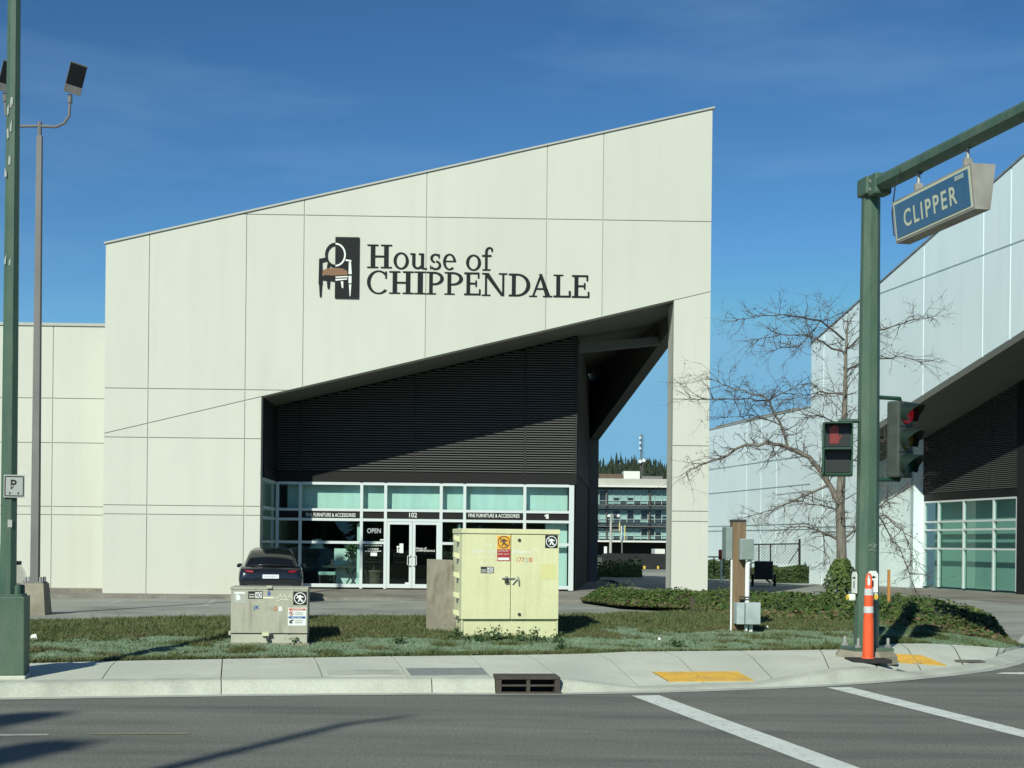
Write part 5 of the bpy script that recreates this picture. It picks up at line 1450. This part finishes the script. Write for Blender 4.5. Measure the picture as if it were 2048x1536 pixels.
# ---- scraps of litter on the verge
for k, (px, py, lab) in enumerate([(67,1281,'white paper scrap on the grass beside the green pole base'),(1534,1258,'white scrap on the grass right of the service post'),(1318,1282,'small white scrap in the grass left of the service post')]):
    c = lawn_z(px, py); rr_ = random.Random(k)
    o = MB().add([(-.045,-.02,0),(.05,-.03,.01),(.03,.03,.055),(-.03,.035,.03)],[(0,1,2),(0,2,3),(2,1,0),(3,2,0)][:2]).build('litter','white_sticker')
    sol = o.modifiers.new('thick','SOLIDIFY'); sol.thickness = .003
    o.location = (c.x, c.y, c.z+.025); o.rotation_euler = (rr_.uniform(.3,.8), 0, rr_.uniform(-.5,.5)); o.scale = (1,1,1) if k == 0 else (.5,.5,.45); tag(o, lab, 'litter', 'litter on the verge')
# ------------------------------------------------------------------ bare street tree
YT = 36.0
rt_ = random.Random(5)
tb_ = P(1684,1205,YT); 
tree = thing('bare_tree', 'leafless spreading tree with ivy climbing its trunk in front of the white building', 'tree', (tb_.x, tb_.y, -.1))
def TP(px, py, dy=0.0): return P(px, py, YT+dy)
trunk = MB(); crown = MB(); seeds = MB()
def poly_path(pts, n):
    out = []
    for i in range(len(pts)-1):
        for k in range(n): out.append(pts[i].lerp(pts[i+1], k/n))
    out.append(pts[-1]); return out
def limb(mb, pts, r0, r1, n=7, wob=.03):
    q = poly_path(pts, 3); m = len(q)
    for i in range(1, m-1): q[i] = q[i] + Vector((rt_.gauss(0,wob), rt_.gauss(0,wob), rt_.gauss(0,wob*.7)))
    rs = [lerp(r0, r1, i/(m-1)) for i in range(m)]
    mb.tube(q, rs, n, caps=False); return q, rs
def twig(p, d, length, r, depth):
    n = 4; pts = [p]; d = d.normalized()
    for i in range(n):
        d = (d + Vector((rt_.gauss(0,.14), rt_.gauss(0,.14), rt_.gauss(-.01,.12)))).normalized()
        pts.append(pts[-1] + d*length/n)
    crown.tube(pts, [r*(1-.75*i/n) for i in range(n+1)], 3 if depth else 4, caps=False)
    if rt_.random() < .045:
        q = pts[-1]
        leaf(seeds, q+Vector((0,0,-.03)), rt_.uniform(.03,.05), (rt_.gauss(0,1), -1, rt_.gauss(0,.5)), rt_)
    if depth > 0:
        for k in range(3 if depth > 1 else rt_.choice((2,2,3))):
            i = rt_.randint(1, n)
            nd = (d + Vector((rt_.gauss(0,.75), rt_.gauss(0,.75), rt_.gauss(-.05,.6)))).normalized()
            twig(pts[i], nd, length*rt_.uniform(.45,.75), r*.55, depth-1)
def dress(q, rs, start=.15, density=5.0, up=0.0, hang=0.0, L=.75):
    m = len(q)
    for i in range(int(m*start), m-1):
        seg = (q[i+1]-q[i]); k = density*seg.length; cnt = int(k) + (rt_.random() < k-int(k))
        for _ in range(cnt):
            p = q[i].lerp(q[i+1], rt_.random()); d = seg.normalized()*.6 + Vector((rt_.gauss(0,.7), rt_.gauss(0,.8), rt_.gauss(up-hang,.55)))
            twig(p, d, L*rt_.uniform(.5,1.2), max(.011, min(.018, rs[i]*.45)), 2)
tp = [TP(1684,1215),TP(1683,1100),TP(1680,1010),TP(1686,900,.05),TP(1690,800,0),TP(1692,700,-.05),TP(1696,632,0)]
q = poly_path(tp, 3); rs_t = [interp([(0,.14),(6,.115),(9,.09),(12,.062),(15,.035),(18,.012)], i) for i in range(len(q))]
trunk.tube(q, rs_t, 10, caps=False)
dress(q[4:], rs_t[4:], .0, 6.5, .0, 0, .85)
limbs = [
 ([(1680,1010,0),(1655,962,.1),(1620,915,.2),(1572,893,.3),(1535,888,.5),(1490,890,.6),(1440,915,.7),(1400,930,.8),(1372,944,.9)], .075,.010),
 ([(1575,893,.3),(1560,845,.2),(1540,800,0),(1500,786,-.1),(1455,772,-.2),(1425,760,-.3)], .038,.007),
 ([(1540,803,0),(1500,798,.2),(1430,798,.4),(1380,796,.5)], .02,.005),
 ([(1540,800,0),(1575,780,-.4),(1610,768,-.7)], .018,.005),
 ([(1560,850,.2),(1500,830,.7),(1450,835,1.0)], .018,.005),
 ([(1690,705,0),(1655,690,.2),(1620,672,.4),(1560,670,.6),(1505,682,.7)], .03,.006),
 ([(1688,680,0),(1640,642,-.4),(1580,630,-.7),(1525,632,-.9),(1475,640,-1)], .028,.005),
 ([(1640,642,-.4),(1600,690,-.9),(1550,700,-1.2)], .016,.005),
 ([(1690,700,0),(1730,668,.3),(1785,650,.5),(1830,640,.6),(1870,632,.7)], .026,.005),
 ([(1690,740,0),(1740,720,-.4),(1800,715,-.7),(1840,725,-.8)], .025,.005),
 ([(1688,790,0),(1640,786,.6),(1612,790,.9),(1570,800,1.1)], .022,.005),
 ([(1687,850,0),(1640,830,-.8),(1610,835,-1.2)], .02,.005),
 ([(1660,968,.1),(1610,990,-.4),(1548,1020,-.7),(1500,1032,-.9)], .035,.006),
 ([(1683,1085,0),(1640,1062,.5),(1595,1052,.8),(1550,1062,1.1)], .035,.006),
 ([(1645,1065,.4),(1650,1105,.3),(1668,1140,.2)], .016,.005),
 ([(1683,1080,0),(1725,1050,-.3),(1770,1030,-.5),(1805,1062,-.6),(1832,1125,-.7)], .038,.006),
 ([(1725,1050,-.3),(1775,1000,.2),(1825,972,.5)], .025,.005),
 ([(1760,1035,-.5),(1800,1100,-.2),(1825,1165,0)], .018,.005),
 ([(1685,940,0),(1720,900,.6),(1770,880,1.0)], .022,.005),
 ([(1684,1020,0),(1640,1010,1.0),(1590,1000,1.6)], .022,.005),
]
for pts, r0_, r1_ in limbs:
    q, rs = limb(trunk if r0_ > .03 else crown, [TP(*p) for p in pts], r0_, r1_, 7 if r0_ > .03 else 5, .025)
    dress(q, rs, .08, 10.0, .08, .0, .58)
    dd = (q[-1]-q[-3]).normalized()
    for k in range(3): twig(q[-1], dd + Vector((rt_.gauss(0,.5),rt_.gauss(0,.5),rt_.gauss(0,.4))), .6, .007, 2)
smooth_angle(trunk.build('trunk','bark',tree,world=True),60)
tag(crown.build('crown','twig',tree,world=True),kind='stuff')
tag(seeds.build('dry_seed_pods','deadleaf',tree,world=True),kind='stuff')
iv2 = MB()
for k in range(1500):
    t = rt_.random(); a = rt_.uniform(0,6.28); z = lerp(.0, 1.45, t)
    rr = (.50*(1-t)**.8 + .17)*rt_.uniform(.6,1.1)
    c_ = TP(1684,1215).lerp(TP(1683,1130), t); c_.z = -.1+z
    leaf(iv2, c_+Vector((rr*math.cos(a), rr*math.sin(a), 0)), rt_.uniform(.06,.13), (math.cos(a), math.sin(a)-.3, .5+rt_.gauss(0,.3)), rt_)
tag(iv2.build('climbing_ivy','ivy',tree,world=True), kind='stuff')

# ------------------------------------------------------------------ fence, hedges and odd items by the far building
def hedge(px0, px1, pyb, pyt, Y, depth, lab, n, seed, name='hedge'):
    r = random.Random(seed); a, b = P(px0,pyb,Y), P(px1,pyb,Y); h = P(px0,pyt,Y).z - a.z
    t = thing(name, lab, 'hedge', (a.x, a.y, G2), 0, 'clipped hedges at the far building')
    mb = MB(); core = MB()
    for k in range(n):
        u = r.random(); v = r.random(); w = r.random()
        p = a.lerp(b, u)+Vector((0, depth*v, 0)); p.z = G2 + (h+a.z-G2)*w*(.9+.22*mnoise.noise(Vector((p.x*1.2,p.y*1.2,seed))))
        if v > .25 and w < .7: continue
        leaf(mb, p, r.uniform(.07,.13), (r.gauss(0,.6), -1+r.gauss(0,.5), .8), r)
    core.hexa([(a.x+.1,a.y+.12,G2),(b.x-.1,b.y+.12,G2),(b.x-.1,b.y+depth,G2),(a.x+.1,a.y+depth,G2)],[(a.x+.1,a.y+.2,a.z+h*.8),(b.x-.1,b.y+.2,a.z+h*.8),(b.x-.1,b.y+depth,a.z+h*.8),(a.x+.1,a.y+depth,a.z+h*.8)])
    core.build('branches','hedge',t,world=True)
    tag(mb.build('foliage','hedge',t,world=True),kind='stuff')
hedge(1550,1621,1160,1130,73.0,1.5,'clipped green hedge against the white wall corner',5200,1)
hedge(1418,1462,1152,1118,80.0,1.5,'green hedge behind the black fence beside the cream pillar',3200,2)
hedge(1500,1540,1158,1135,81.0,1.5,'dark hedge behind the trailer by the white rear wing',1800,3)
# black chain-link fence: posts, rails, mesh wires
YF = 74.0
def fpt(px, py): return P(px, py, YF)
fn = thing('black_fence', 'black chain-link gate and fence by the white rear wing', 'fence', (fpt(1550,1150).x, YF, G2))
for px, pt in ((1502,1088),(1518,1089),(1541,1087),(1599,1078)):
    a, b = fpt(px,pt), fpt(px,1152); MB().tube([b,a],.06 if px > 1590 else .035,8).build('post','black',fn,world=True)
MB().tube([fpt(1500,1089),fpt(1600,1087.5)],.035,8).build('rail','black',fn,world=True); MB().tube([fpt(1500,1126),fpt(1541,1124)],.03,8).build('rail','black',fn,world=True)
MB().tube([fpt(1577,1127),fpt(1598,1096)],.025,6).build('brace','black',fn,world=True)
ms = MB(); x0_, x1_ = fpt(1502,1100).x, fpt(1599,1100).x; z0_, z1_ = fpt(1550,1128).z, fpt(1550,1089).z; hgt = z1_-z0_; x = x0_-hgt
while x < x1_:
    for sg_ in (1,-1):
        xa, xb = (x, x+hgt) if sg_ > 0 else (x+hgt, x); za, zb_ = z0_, z1_
        pa, pb = Vector((xa,YF+.02*sg_,za)), Vector((xb,YF+.02*sg_,zb_))
        def cut(p, q_):
            if p.x < x0_: p = p.lerp(q_, (x0_-p.x)/(q_.x-p.x))
            if p.x > x1_: p = p.lerp(q_, (x1_-p.x)/(q_.x-p.x))
            return p
        if max(xa,xb) > x0_ and min(xa,xb) < x1_: pa, pb = cut(pa,pb), cut(pb,pa); ms.tube([pa,pb],.006,3,caps=False)
    x += .16
tag(ms.build('wire_mesh','black',fn,world=True),kind='stuff')
fl_ = thing('low_railing', 'low black metal railing beside the cream pillar', 'railing', (P(1430,1150,70).x, 70, G2))
MB().tube([P(1400,1113.5,70),P(1449,1114,70)],.035,6).build('rail','black',fl_,world=True)
for px in (1402,1428,1448): MB().tube([P(px,1152,70),P(px,1113.5,70)],.03,6).build('post','black',fl_,world=True)
c = P(1527,1165,66)
ct = thing('utility_trailer', 'black boxed utility trailer parked behind the wooden service post', 'trailer', (c.x, c.y, G2), math.radians(-10))
MB().bbox(-.42,.42,0,1.6,.32,1.15,.03).build('box','black',ct)
for sx in (-.5,.5): MB().tube([(sx-.06,.7,.28),(sx+.06,.7,.28)],.27,16).build('wheel','rubber',ct)
MB().tube([(.1,-.01,.35),(.3,-.5,.2)],.04,6).build('drawbar','steel_dark',ct)
c = P(1442,1110,72)
mtr = thing('gas_meter', 'red and white utility meter on white pipes by the far wall', 'meter', (c.x, c.y, G2))
MB().bbox(-.12,.06,-.06,.06,1.15,1.65,.02).build('red_box','meter_red',mtr); MB().bbox(.07,.22,-.06,.06,1.1,1.6,.02).build('white_box','white_plastic',mtr)
for sx in (0,.14): MB().tube([(sx,0,0),(sx,0,1.12)],.04,8).build('pipe','white_plastic',mtr)

# ------------------------------------------------------------------ parked cars (rear view, dark crossover)
def catmull(rows, n):
    """smooth table of equal-length tuples, n samples per span"""
    out = []
    for i in range(len(rows)-1):
        p0, p1, p2, p3 = rows[max(i-1,0)], rows[i], rows[i+1], rows[min(i+2,len(rows)-1)]
        for k in range(n):
            t = k/n
            out.append(tuple(.5*((2*b)+(-a+c)*t+(2*a-5*b+4*c-d)*t*t+(-a+3*b-3*c+d)*t**3) for a, b, c, d in zip(p0,p1,p2,p3)))
    out.append(tuple(rows[-1])); return out
def make_car(name, label, loc, rz, group):
    t = thing(name, label, 'car', loc, rz, group)
    def loft(st, fn, closed):
        rows = [fn(q) for q in st]; n = len(rows[0]); vs = [p for r_ in rows for p in r_]; fs = []
        for i in range(len(rows)-1):
            for k in range(n if closed else n-1):
                k2 = (k+1) % n; fs.append((i*n+k, i*n+k2, (i+1)*n+k2, (i+1)*n+k))
        return rows, vs, fs, n
    # lower body: y, bottom, shoulder, half widths low / mid / shoulder
    st = catmull([(0.0,.46,.78,.60,.80,.70),(0.04,.38,.88,.76,.885,.80),(0.16,.31,1.00,.85,.94,.87),(0.45,.28,1.08,.90,.96,.89),(1.0,.26,1.06,.92,.965,.90),(2.2,.24,1.02,.92,.96,.90),
      (3.2,.25,.99,.92,.96,.90),(3.9,.28,.93,.88,.94,.86),(4.4,.32,.80,.80,.89,.76),(4.68,.40,.62,.60,.70,.55)], 4)
    def body(q):
        y, zb, zs, wl, wm, ws = q; zm = zb+(zs-zb)*.58
        half = catmull([(0,zb),(wl*.8,zb),(wl,zb+.07),(wm*.99,zm-.1),(wm,zm),(wm*.985,zm+(zs-zm)*.5),(ws,zs-.01),(ws*.85,zs+.015),(0,zs+.03)], 3)
        return [(a,y,b) for a, b in half] + [(-a,y,b) for a, b in half[-2:0:-1]]
    rows, vs, fs, n = loft(st, body, True)
    fs.append(tuple(range(n))[::-1]); fs.append(tuple(range((len(rows)-1)*n, len(rows)*n)))
    smooth_angle(MB().add(vs, fs).build('body','car_paint',t), 40)
    # cabin
    gh = catmull([(0.30,1.05,1.09,.80,.72),(0.45,1.05,1.22,.81,.70),(0.72,1.05,1.42,.82,.655),(1.05,1.03,1.555,.83,.62),(1.5,1.0,1.62,.83,.60),(2.2,1.0,1.63,.83,.60),(2.8,1.0,1.55,.83,.61),(3.4,.98,1.22,.81,.68),(3.8,.96,1.0,.77,.70)], 4)
    def cab(q, off=0.0):
        y, zb, zt, wb, wt = q
        half = catmull([(wb,zb),(lerp(wb,wt,.55)+.015,lerp(zb,zt,.5)),(wt+.01,zt-.10*(zt-zb)),(wt*.85,zt-.02*(zt-zb)),(wt*.45,zt+.01),(0,zt+.018)], 3)
        return [(a+off*(1 if a > .02 else 0),y-off*.7,b+off*.6) for a, b in half] + [(-a-off*(1 if a > .02 else 0),y-off*.7,b+off*.6) for a, b in half[-2::-1]]
    rows, vs, fs, n = loft(gh, cab, False)
    smooth_angle(MB().add(vs, fs).build('cabin','car_paint',t), 60)
    rows, vs, fs, n = loft(gh, lambda q: cab(q, .006), False)
    def patch(nm, i0, i1, k0, k1, m):
        sel = []; idx = {}
        v2 = []
        for i in range(i0, i1):
            for k in range(k0, k1):
                f = fs[i*(n-1)+k]; g_ = []
                for q in f:
                    if q not in idx: idx[q] = len(v2); v2.append(vs[q])
                    g_.append(idx[q])
                sel.append(tuple(g_))
        smooth_angle(MB().add(v2, sel).build(nm, m, t), 60)
    patch('rear_window', 2, 12, 8, n-9, 'car_glass')
    patch('side_window', 6, 24, 1, 6, 'car_glass'); patch('side_window', 6, 24, n-7, n-2, 'car_glass')
    patch('roof_glass', 14, 22, 9, n-10, 'car_glass')
    MB().bbox(-.66,.66,-.03,.06,.40,.55,.03).build('bumper_trim','car_trim',t)
    for s in (-1,1):
        # tail lamp follows the corner
        pts = [(s*.50,.015,.935),(s*.68,.05,.945),(s*.80,.13,.955),(s*.885,.30,.97)]
        mbl = MB()
        for (a, b) in zip(pts, pts[1:]):
            lo0, lo1 = Vector(a)+Vector((0,0,-.035)), Vector(b)+Vector((0,0,-.04)); hi0, hi1 = Vector(a)+Vector((0,.012,.015)), Vector(b)+Vector((0,.012,.025))
            o_ = Vector((s*.012,-.02,0)); mbl.add([lo0+o_,lo1+o_,hi1+o_,hi0+o_,lo0-o_*3,lo1-o_*3,hi1-o_*3,hi0-o_*3],[(0,1,2,3) if s>0 else (3,2,1,0),(3,2,6,7),(0,4,5,1),(7,6,5,4)])
        mbl.build('tail_light','tail_red',t)
        MB().bbox(s*.985-.085,s*.985+.085,2.42,2.54,1.0,1.13,.035).build('wing_mirror','car_paint',t)
        MB().tube([(s*.88,2.5,1.03),(s*.95,2.49,1.05)],.03,6).build('mirror_arm','car_trim',t)
        for y in (.85,3.75):
            w = MB().tube([(s*.70,y,.36),(s*.93,y,.36)],.36,24).build('wheel','rubber',t)
            MB().tube([(s*.931,y,.36),(s*.94,y,.36)],.24,20).build('rim','rim',w)
    MB().bbox(-.24,.24,-.035,-.012,.72,.84,.004).build('licence_plate','plate',t)
    for i_ in range(5): MB().box(-.17+.07*i_,-.14+.07*i_,-.037,-.0352,.76,.80).build('plate_character','grey_ghost',t)
    MB().tube([(-.60,.28,1.09),(-.3,.22,1.115),(0,.20,1.12),(.3,.22,1.115),(.60,.28,1.09)],[.015,.022,.024,.022,.015],8).build('spoiler','car_paint',t,smooth=True)
    return t
c = P(541,1206,43.0)
make_car('parked_car','dark grey crossover car parked facing the showroom wall',(c.x,c.y,LOTZ),math.radians(9),'cars parked outside the showroom')
c = P(-62,1206,43.0)
make_car('parked_car','dark car cut off by the left photo edge behind the green pole',(c.x,c.y,LOTZ),math.radians(9),'cars parked outside the showroom')
# ------------------------------------------------------------------ what the passage lets through: offices, yard, wooded hill, mast
YO = 240.0
of = thing('office_building', 'three-storey glass and concrete office block seen through the passage', 'building', (P(1265,1112,YO).x, YO, G2))
def ob(name, px0, px1, py0, py1, m, dy0=0.0, dy1=0.5, par=of):
    a, b = P(px0,py1,YO), P(px1,py0,YO)
    zt_ = P((px0+px1)/2,py0,YO).z; zb_ = P((px0+px1)/2,py1,YO).z
    mb = MB(); mb.box(a.x,b.x,YO+dy0,YO+dy1,zb_,zt_); return mb.build(name, m, par, world=True)
X0, X1 = 1100, 1420
ob('roof_edge',X0,X1,958,970.5,'office_conc',-1.2,12); ob('roof_fascia',X0,X1,971,975,'office_white',-1.5,11)
ob('floor_slab',X0,X1,1081,1084.5,'office_white',-.8,12)
ob('core_wall',X0,X1,975.2,1080.8,'office_band',.6,12)
ob('undercroft',X0,X1,1084.7,1112,'black_fence',3,12)
r = random.Random(4)
for (yt, yb) in ((981,1001),(1021,1038),(1058,1071)):
    x = X0+2.0; k = 0
    while x < X1-10:
        m = 'office_glass_dark' if r.random() < .22 else 'office_glass'
        w = ob('window',x,x+12.4,yt,yb,m,.3,.5)
        if m == 'office_glass' and r.random() < .3: 
            ob('pane',x+1,x+11.4,yb-5.5,yb-.6,'office_glass_dark',.25,.29)
        ob('pane',x,x+12.4,yb+.9,yb+6.5,'office_band' if r.random()<.6 else 'office_glass',.3,.5)
        ob('frame',x+12.5,x+13.7,yt-2,yb+8,'office_frame',.1,.6); ob('rail',x,x+12.4,yb,yb+.8,'office_frame',.1,.6)
        ob('rail',x,x+12.4,yt+5.2,yt+5.9,'office_frame',.15,.29); ob('rail',x,x+12.4,yt-1.2,yt-.1,'office_frame',.1,.6)
        x += 13.9; k += 1
for yc_ in (1010,1013.5,1017,1045.5,1049,1052.5): ob('sunshade',X0,X1,yc_,yc_+1.3,'office_band' if int(yc_)%2 else 'pole_grey',-1.0,-.3)
for x in (1128,1213,1299,1385): ob('column',x-1.5,x+1.5,975.2,1081,'rust',-.3,.09)
ob('rooftop_unit',1250,1283,940.5,957.6,'office_white',3,7); ob('rooftop_unit',1201,1249,946,957.6,'rust',3,7); ob('rooftop_unit',1284,1330,950,957.6,'pole_grey',4,7)
# yard wall, bollards, planting
YW = 110.0
def yb_(name, px0, px1, py0, py1, m, lab, cat, th=.3, grp=None, Y=YW):
    a, b = P(px0,py1,Y), P(px1,py0,Y)
    return tag(MB().bbox(a.x,b.x,Y,Y+th,a.z,b.z,.01).build(name, m), lab, cat, grp)
yb_('yard_wall',1204,1337,1108,1142,'black_fence','long black yard wall in front of the far office block','wall')
yb_('bollard',1213.5,1217,1130.5,1144,'yellow','yellow bollard at the left end of the black yard wall','bollard',.25,'yellow bollards by the yard wall',YW-6)
yb_('bollard',1287,1291,1132,1138,'yellow','middle yellow bollard before the black yard wall','bollard',.25,'yellow bollards by the yard wall',YW-2)
yb_('bollard',1314.5,1318,1132,1138,'yellow','right yellow bollard before the black yard wall','bollard',.25,'yellow bollards by the yard wall',YW-2)
yb_('white_sign',1208,1214,1093,1107,'white_plastic','small white sign board standing left behind the black yard wall','sign',.1,None,YW+6)
yb_('white_van_body',1310,1330,1098,1107.5,'office_white','white parked van roof showing above the black yard wall','van',3,None,YW+8) 
mb = MB(); rr = random.Random(2)
for k in range(3500):
    px = rr.uniform(1196,1282); p = P(px, 1157, 78+rr.random()*10); p.z = -.3+abs(rr.gauss(0,.35))
    leaf(mb, p, rr.uniform(.12,.25), (rr.gauss(0,.6),-1,.8), rr)
tag(mb.build('low_shrubs','hedge'),'low dark shrubs beyond the passage in front of the yard wall','shrubs',kind='stuff')
tag(MB().box(P(1200,1158,76).x,P(1282,1158,76).x,76,76.3,-.2,P(1240,1155,76).z).build('bed_edging','gutter'),'pale concrete edging of the shrub bed beyond the passage','edging')
# a clump of ivy at the passage mouth
mb = MB()
for k in range(420):
    p = P(rr.uniform(1212,1268),1178,46.0+rr.random()*1.2); p.z = -.05+abs(rr.gauss(0,.2)); leaf(mb, p, rr.uniform(.06,.11), (rr.gauss(0,.6),-.6,1), rr)
tag(mb.build('ivy_clump','ivy'),'ivy clump spilling at the mouth of the passage','ivy',kind='stuff')
# far street lamp and striped banner sculpture
YS = 140.0
t = thing('far_street_lamp','pale street lamp with two globes before the office block','street lamp',(P(1221,1108,YS).x,YS,-.2))
MB().tube([P(1221,1106,YS),P(1222,1028,YS)],[.14,.09],8).build('shaft','office_conc',t,world=True)
MB().tube([P(1217,1032,YS),P(1222,1028,YS),P(1238,1032,YS)],.06,6).build('arm','pole_grey',t,world=True)
for px in (1218,1237): c = P(px,1032,YS); MB().lathe((c.x,c.y,c.z),[(.02,-.18),(.17,-.08),(.17,.08),(.02,.18)],10).build('globe','white_plastic',t,world=True)
t = thing('striped_marker','tall marker of yellow and white upright slats on a pole','marker',(P(1245,1106,YS).x,YS,-.2))
MB().tube([P(1244,1106,YS),P(1244,1070,YS)],.07,6).build('pole','pole_grey',t,world=True); MB().tube([P(1222,1062,YS),P(1250,1060,YS)],.12,6).build('cross_arm','pole_grey',t,world=True)
for px, y0, y1, m in ((1239,1045,1062,'stripe_yellow'),(1242.5,1052,1080,'office_white'),(1246,1053,1080,'stripe_blue'),(1249.5,1051,1080,'stripe_yellow')):
    a, b = P(px-1.1,y1,YS-.3), P(px+1.1,y0,YS-.3); MB().box(a.x,b.x,YS-.3,YS-.2,a.z,b.z).build('slat',m,t,world=True)
# wooded hill
mb = MB(); HY = 900.0
rows = []
for i in range(81):
    x = lerp(-420, 420, i/80); hgt = 35 + 5*mnoise.noise(Vector((x*.006,0,4))) + 3*mnoise.noise(Vector((x*.02,0,9)))
    rows.append([(x, 380, -.4), (x, 560, 6), (x, HY, hgt), (x, HY+500, hgt+6)])
vs = [p for r_ in rows for p in r_]; fs = [(i*4+j, (i+1)*4+j, (i+1)*4+j+1, i*4+j+1) for i in range(80) for j in range(3)]
structure(mb.add(vs, fs).build('hill','hill',smooth=True))
mb = MB(); rr = random.Random(12)
for k in range(3200):
    if k < 1900: px = rr.uniform(1150, 1370); Y = rr.uniform(620, 930)
    else: px = rr.uniform(300, 2000); Y = rr.uniform(600, 930)
    x = (px-PX)/FPX*Y
    tt = min(1,(Y-560)/(HY-560)); base = lerp(6, 35+5*mnoise.noise(Vector((x*.006,0,4)))+3*mnoise.noise(Vector((x*.02,0,9))), tt)-1
    h = rr.triangular(7,24,13)*(1.0 + .5*max(0,mnoise.noise(Vector((x*.02,Y*.01,1))))); w = h*rr.uniform(.11,.19)
    n = 7; z0 = 0.0
    for tier in range(7):
        za = base + h*(.06+.135*tier); zb_ = min(base+h, za + h*.22); ra = w*(1-.135*tier)
        o = len(mb.v)
        for q_ in range(n):
            a = 6.283*q_/n + tier; f = ra*rr.uniform(.4,1.3); mb.v.append((x+f*math.cos(a), Y+f*math.sin(a), za+rr.uniform(-1.0,.8)))
        mb.v.append((x, Y, zb_))
        for q_ in range(n): mb.f.append((o+q_, o+(q_+1)%n, o+n))
tag(mb.build('hillside_conifers','conifer'),'dense dark conifer wood covering the far hill','wood',kind='stuff')
# lattice mast
YM = 700.0
t = thing('radio_mast','slim lattice radio mast with dishes on the wooded hill','mast',(P(1283,1000,YM).x,YM,P(1283,1000,YM).z))
mb = MB(); b = P(1283,960,YM); tpz = P(1283,868,YM).z
for dx, dy in ((-.7,0),(.7,0),(0,1)): MB().tube([(b.x+dx,YM+dy,b.z-8),(b.x+dx*.8,YM+dy*.8,tpz)],.14,5).build('leg','pole_paint',t,world=True)
z = b.z-6
lat = MB()
while z < tpz-1.2: lat.tube([(b.x-.65,YM,z),(b.x+.65,YM,z+1.3)],.08,4); lat.tube([(b.x+.65,YM,z),(b.x-.65,YM,z+1.3)],.08,4); z += 1.3
tag(lat.build('lattice','pole_paint',t,world=True),kind='stuff')
for py, dx in ((923,-.8),(921,1.0),(876,-.8),(886,-.8),(897,-.8)): c = P(1283,py,YM); MB().disc((c.x+dx,YM-1,c.z),(0,-1,0),.85 if py > 910 else .5,.4,12).build('dish','white_plastic',t,world=True)

# ------------------------------------------------------------------ across the road, behind the camera: what shades the road and shows in the glass
mb = MB(); rr = random.Random(31)
def conifer(mb, x, y, h, w, seed, n=9, tiers=9):
    r = random.Random(seed)
    for tier in range(tiers):
        za = h*(.10+.82*tier/tiers); zb_ = min(h, za+h*.2); ra = w*(1-.9*tier/tiers); o = len(mb.v)
        for q_ in range(n):
            a = 6.283*q_/n+tier*.7; f = ra*r.uniform(.5,1.2); mb.v.append((x+f*math.cos(a), y+f*math.sin(a), za+r.uniform(-.3,.3)))
        mb.v.append((x,y,zb_))
        for q_ in range(n): mb.f.append((o+q_, o+(q_+1)%n, o+n))
for k in range(70):
    conifer(mb, -70+2.1*k+rr.uniform(-1,1), -52+rr.uniform(-8,4), rr.uniform(7,14), rr.uniform(2.2,3.4), k)
tag(mb.build('roadside_conifers','conifer'),'belt of dark conifers on the opposite side of the road','trees',kind='stuff')
mb = MB(); mb.quad((-80,-140,-.02),(80,-140,-.02),(80,-30,.06),(-80,-30,.06)); structure(mb.build('opposite_verge','turf_soil'))
def shadow_foot(px, py, h):
    g_ = G(px, py, 0); k = h/math.tan(SUN_EL); return (g_.x + SUN_AZ[0]*k, g_.y + SUN_AZ[1]*k, 0)
f = shadow_foot(700,1446,13.0)
t = thing('street_lamp','tall street lamp on the opposite side of the road','street lamp',f)
MB().tube([(0,0,0),(0,0,9.5),(0,0,13.0)],[.13,.11,.08],10).build('shaft','galv',t)
MB().tube([(0,0,12.9),(.5,.6,13.0)],.05,6).build('arm','galv',t)
for (px, py, h, sd__, lab) in ((60,1432,17.0,8,'tall conifer on the opposite side of the road'),(95,1492,14.5,9,'smaller conifer on the opposite side of the road, nearer the traffic')):
    t = thing('roadside_tree', lab, 'tree', shadow_foot(px, py, h), 0, 'conifers across the road')
    MB().tube([(0,0,0),(0,0,h-1)],[.3,.05],8).build('trunk','bark',t)
    mb = MB(); r = random.Random(sd__)
    for k in range(2300):
        z = h*(1-r.random()**1.5*.75); rad = (h+.3-z)*.22; a = r.uniform(0,6.28); rr2 = rad*math.sqrt(r.random())
        leaf(mb, Vector((rr2*math.cos(a), rr2*math.sin(a), z)), r.uniform(.25,.6), (r.gauss(0,1),r.gauss(0,1),1), r)
    mb.build('crown','conifer',t)
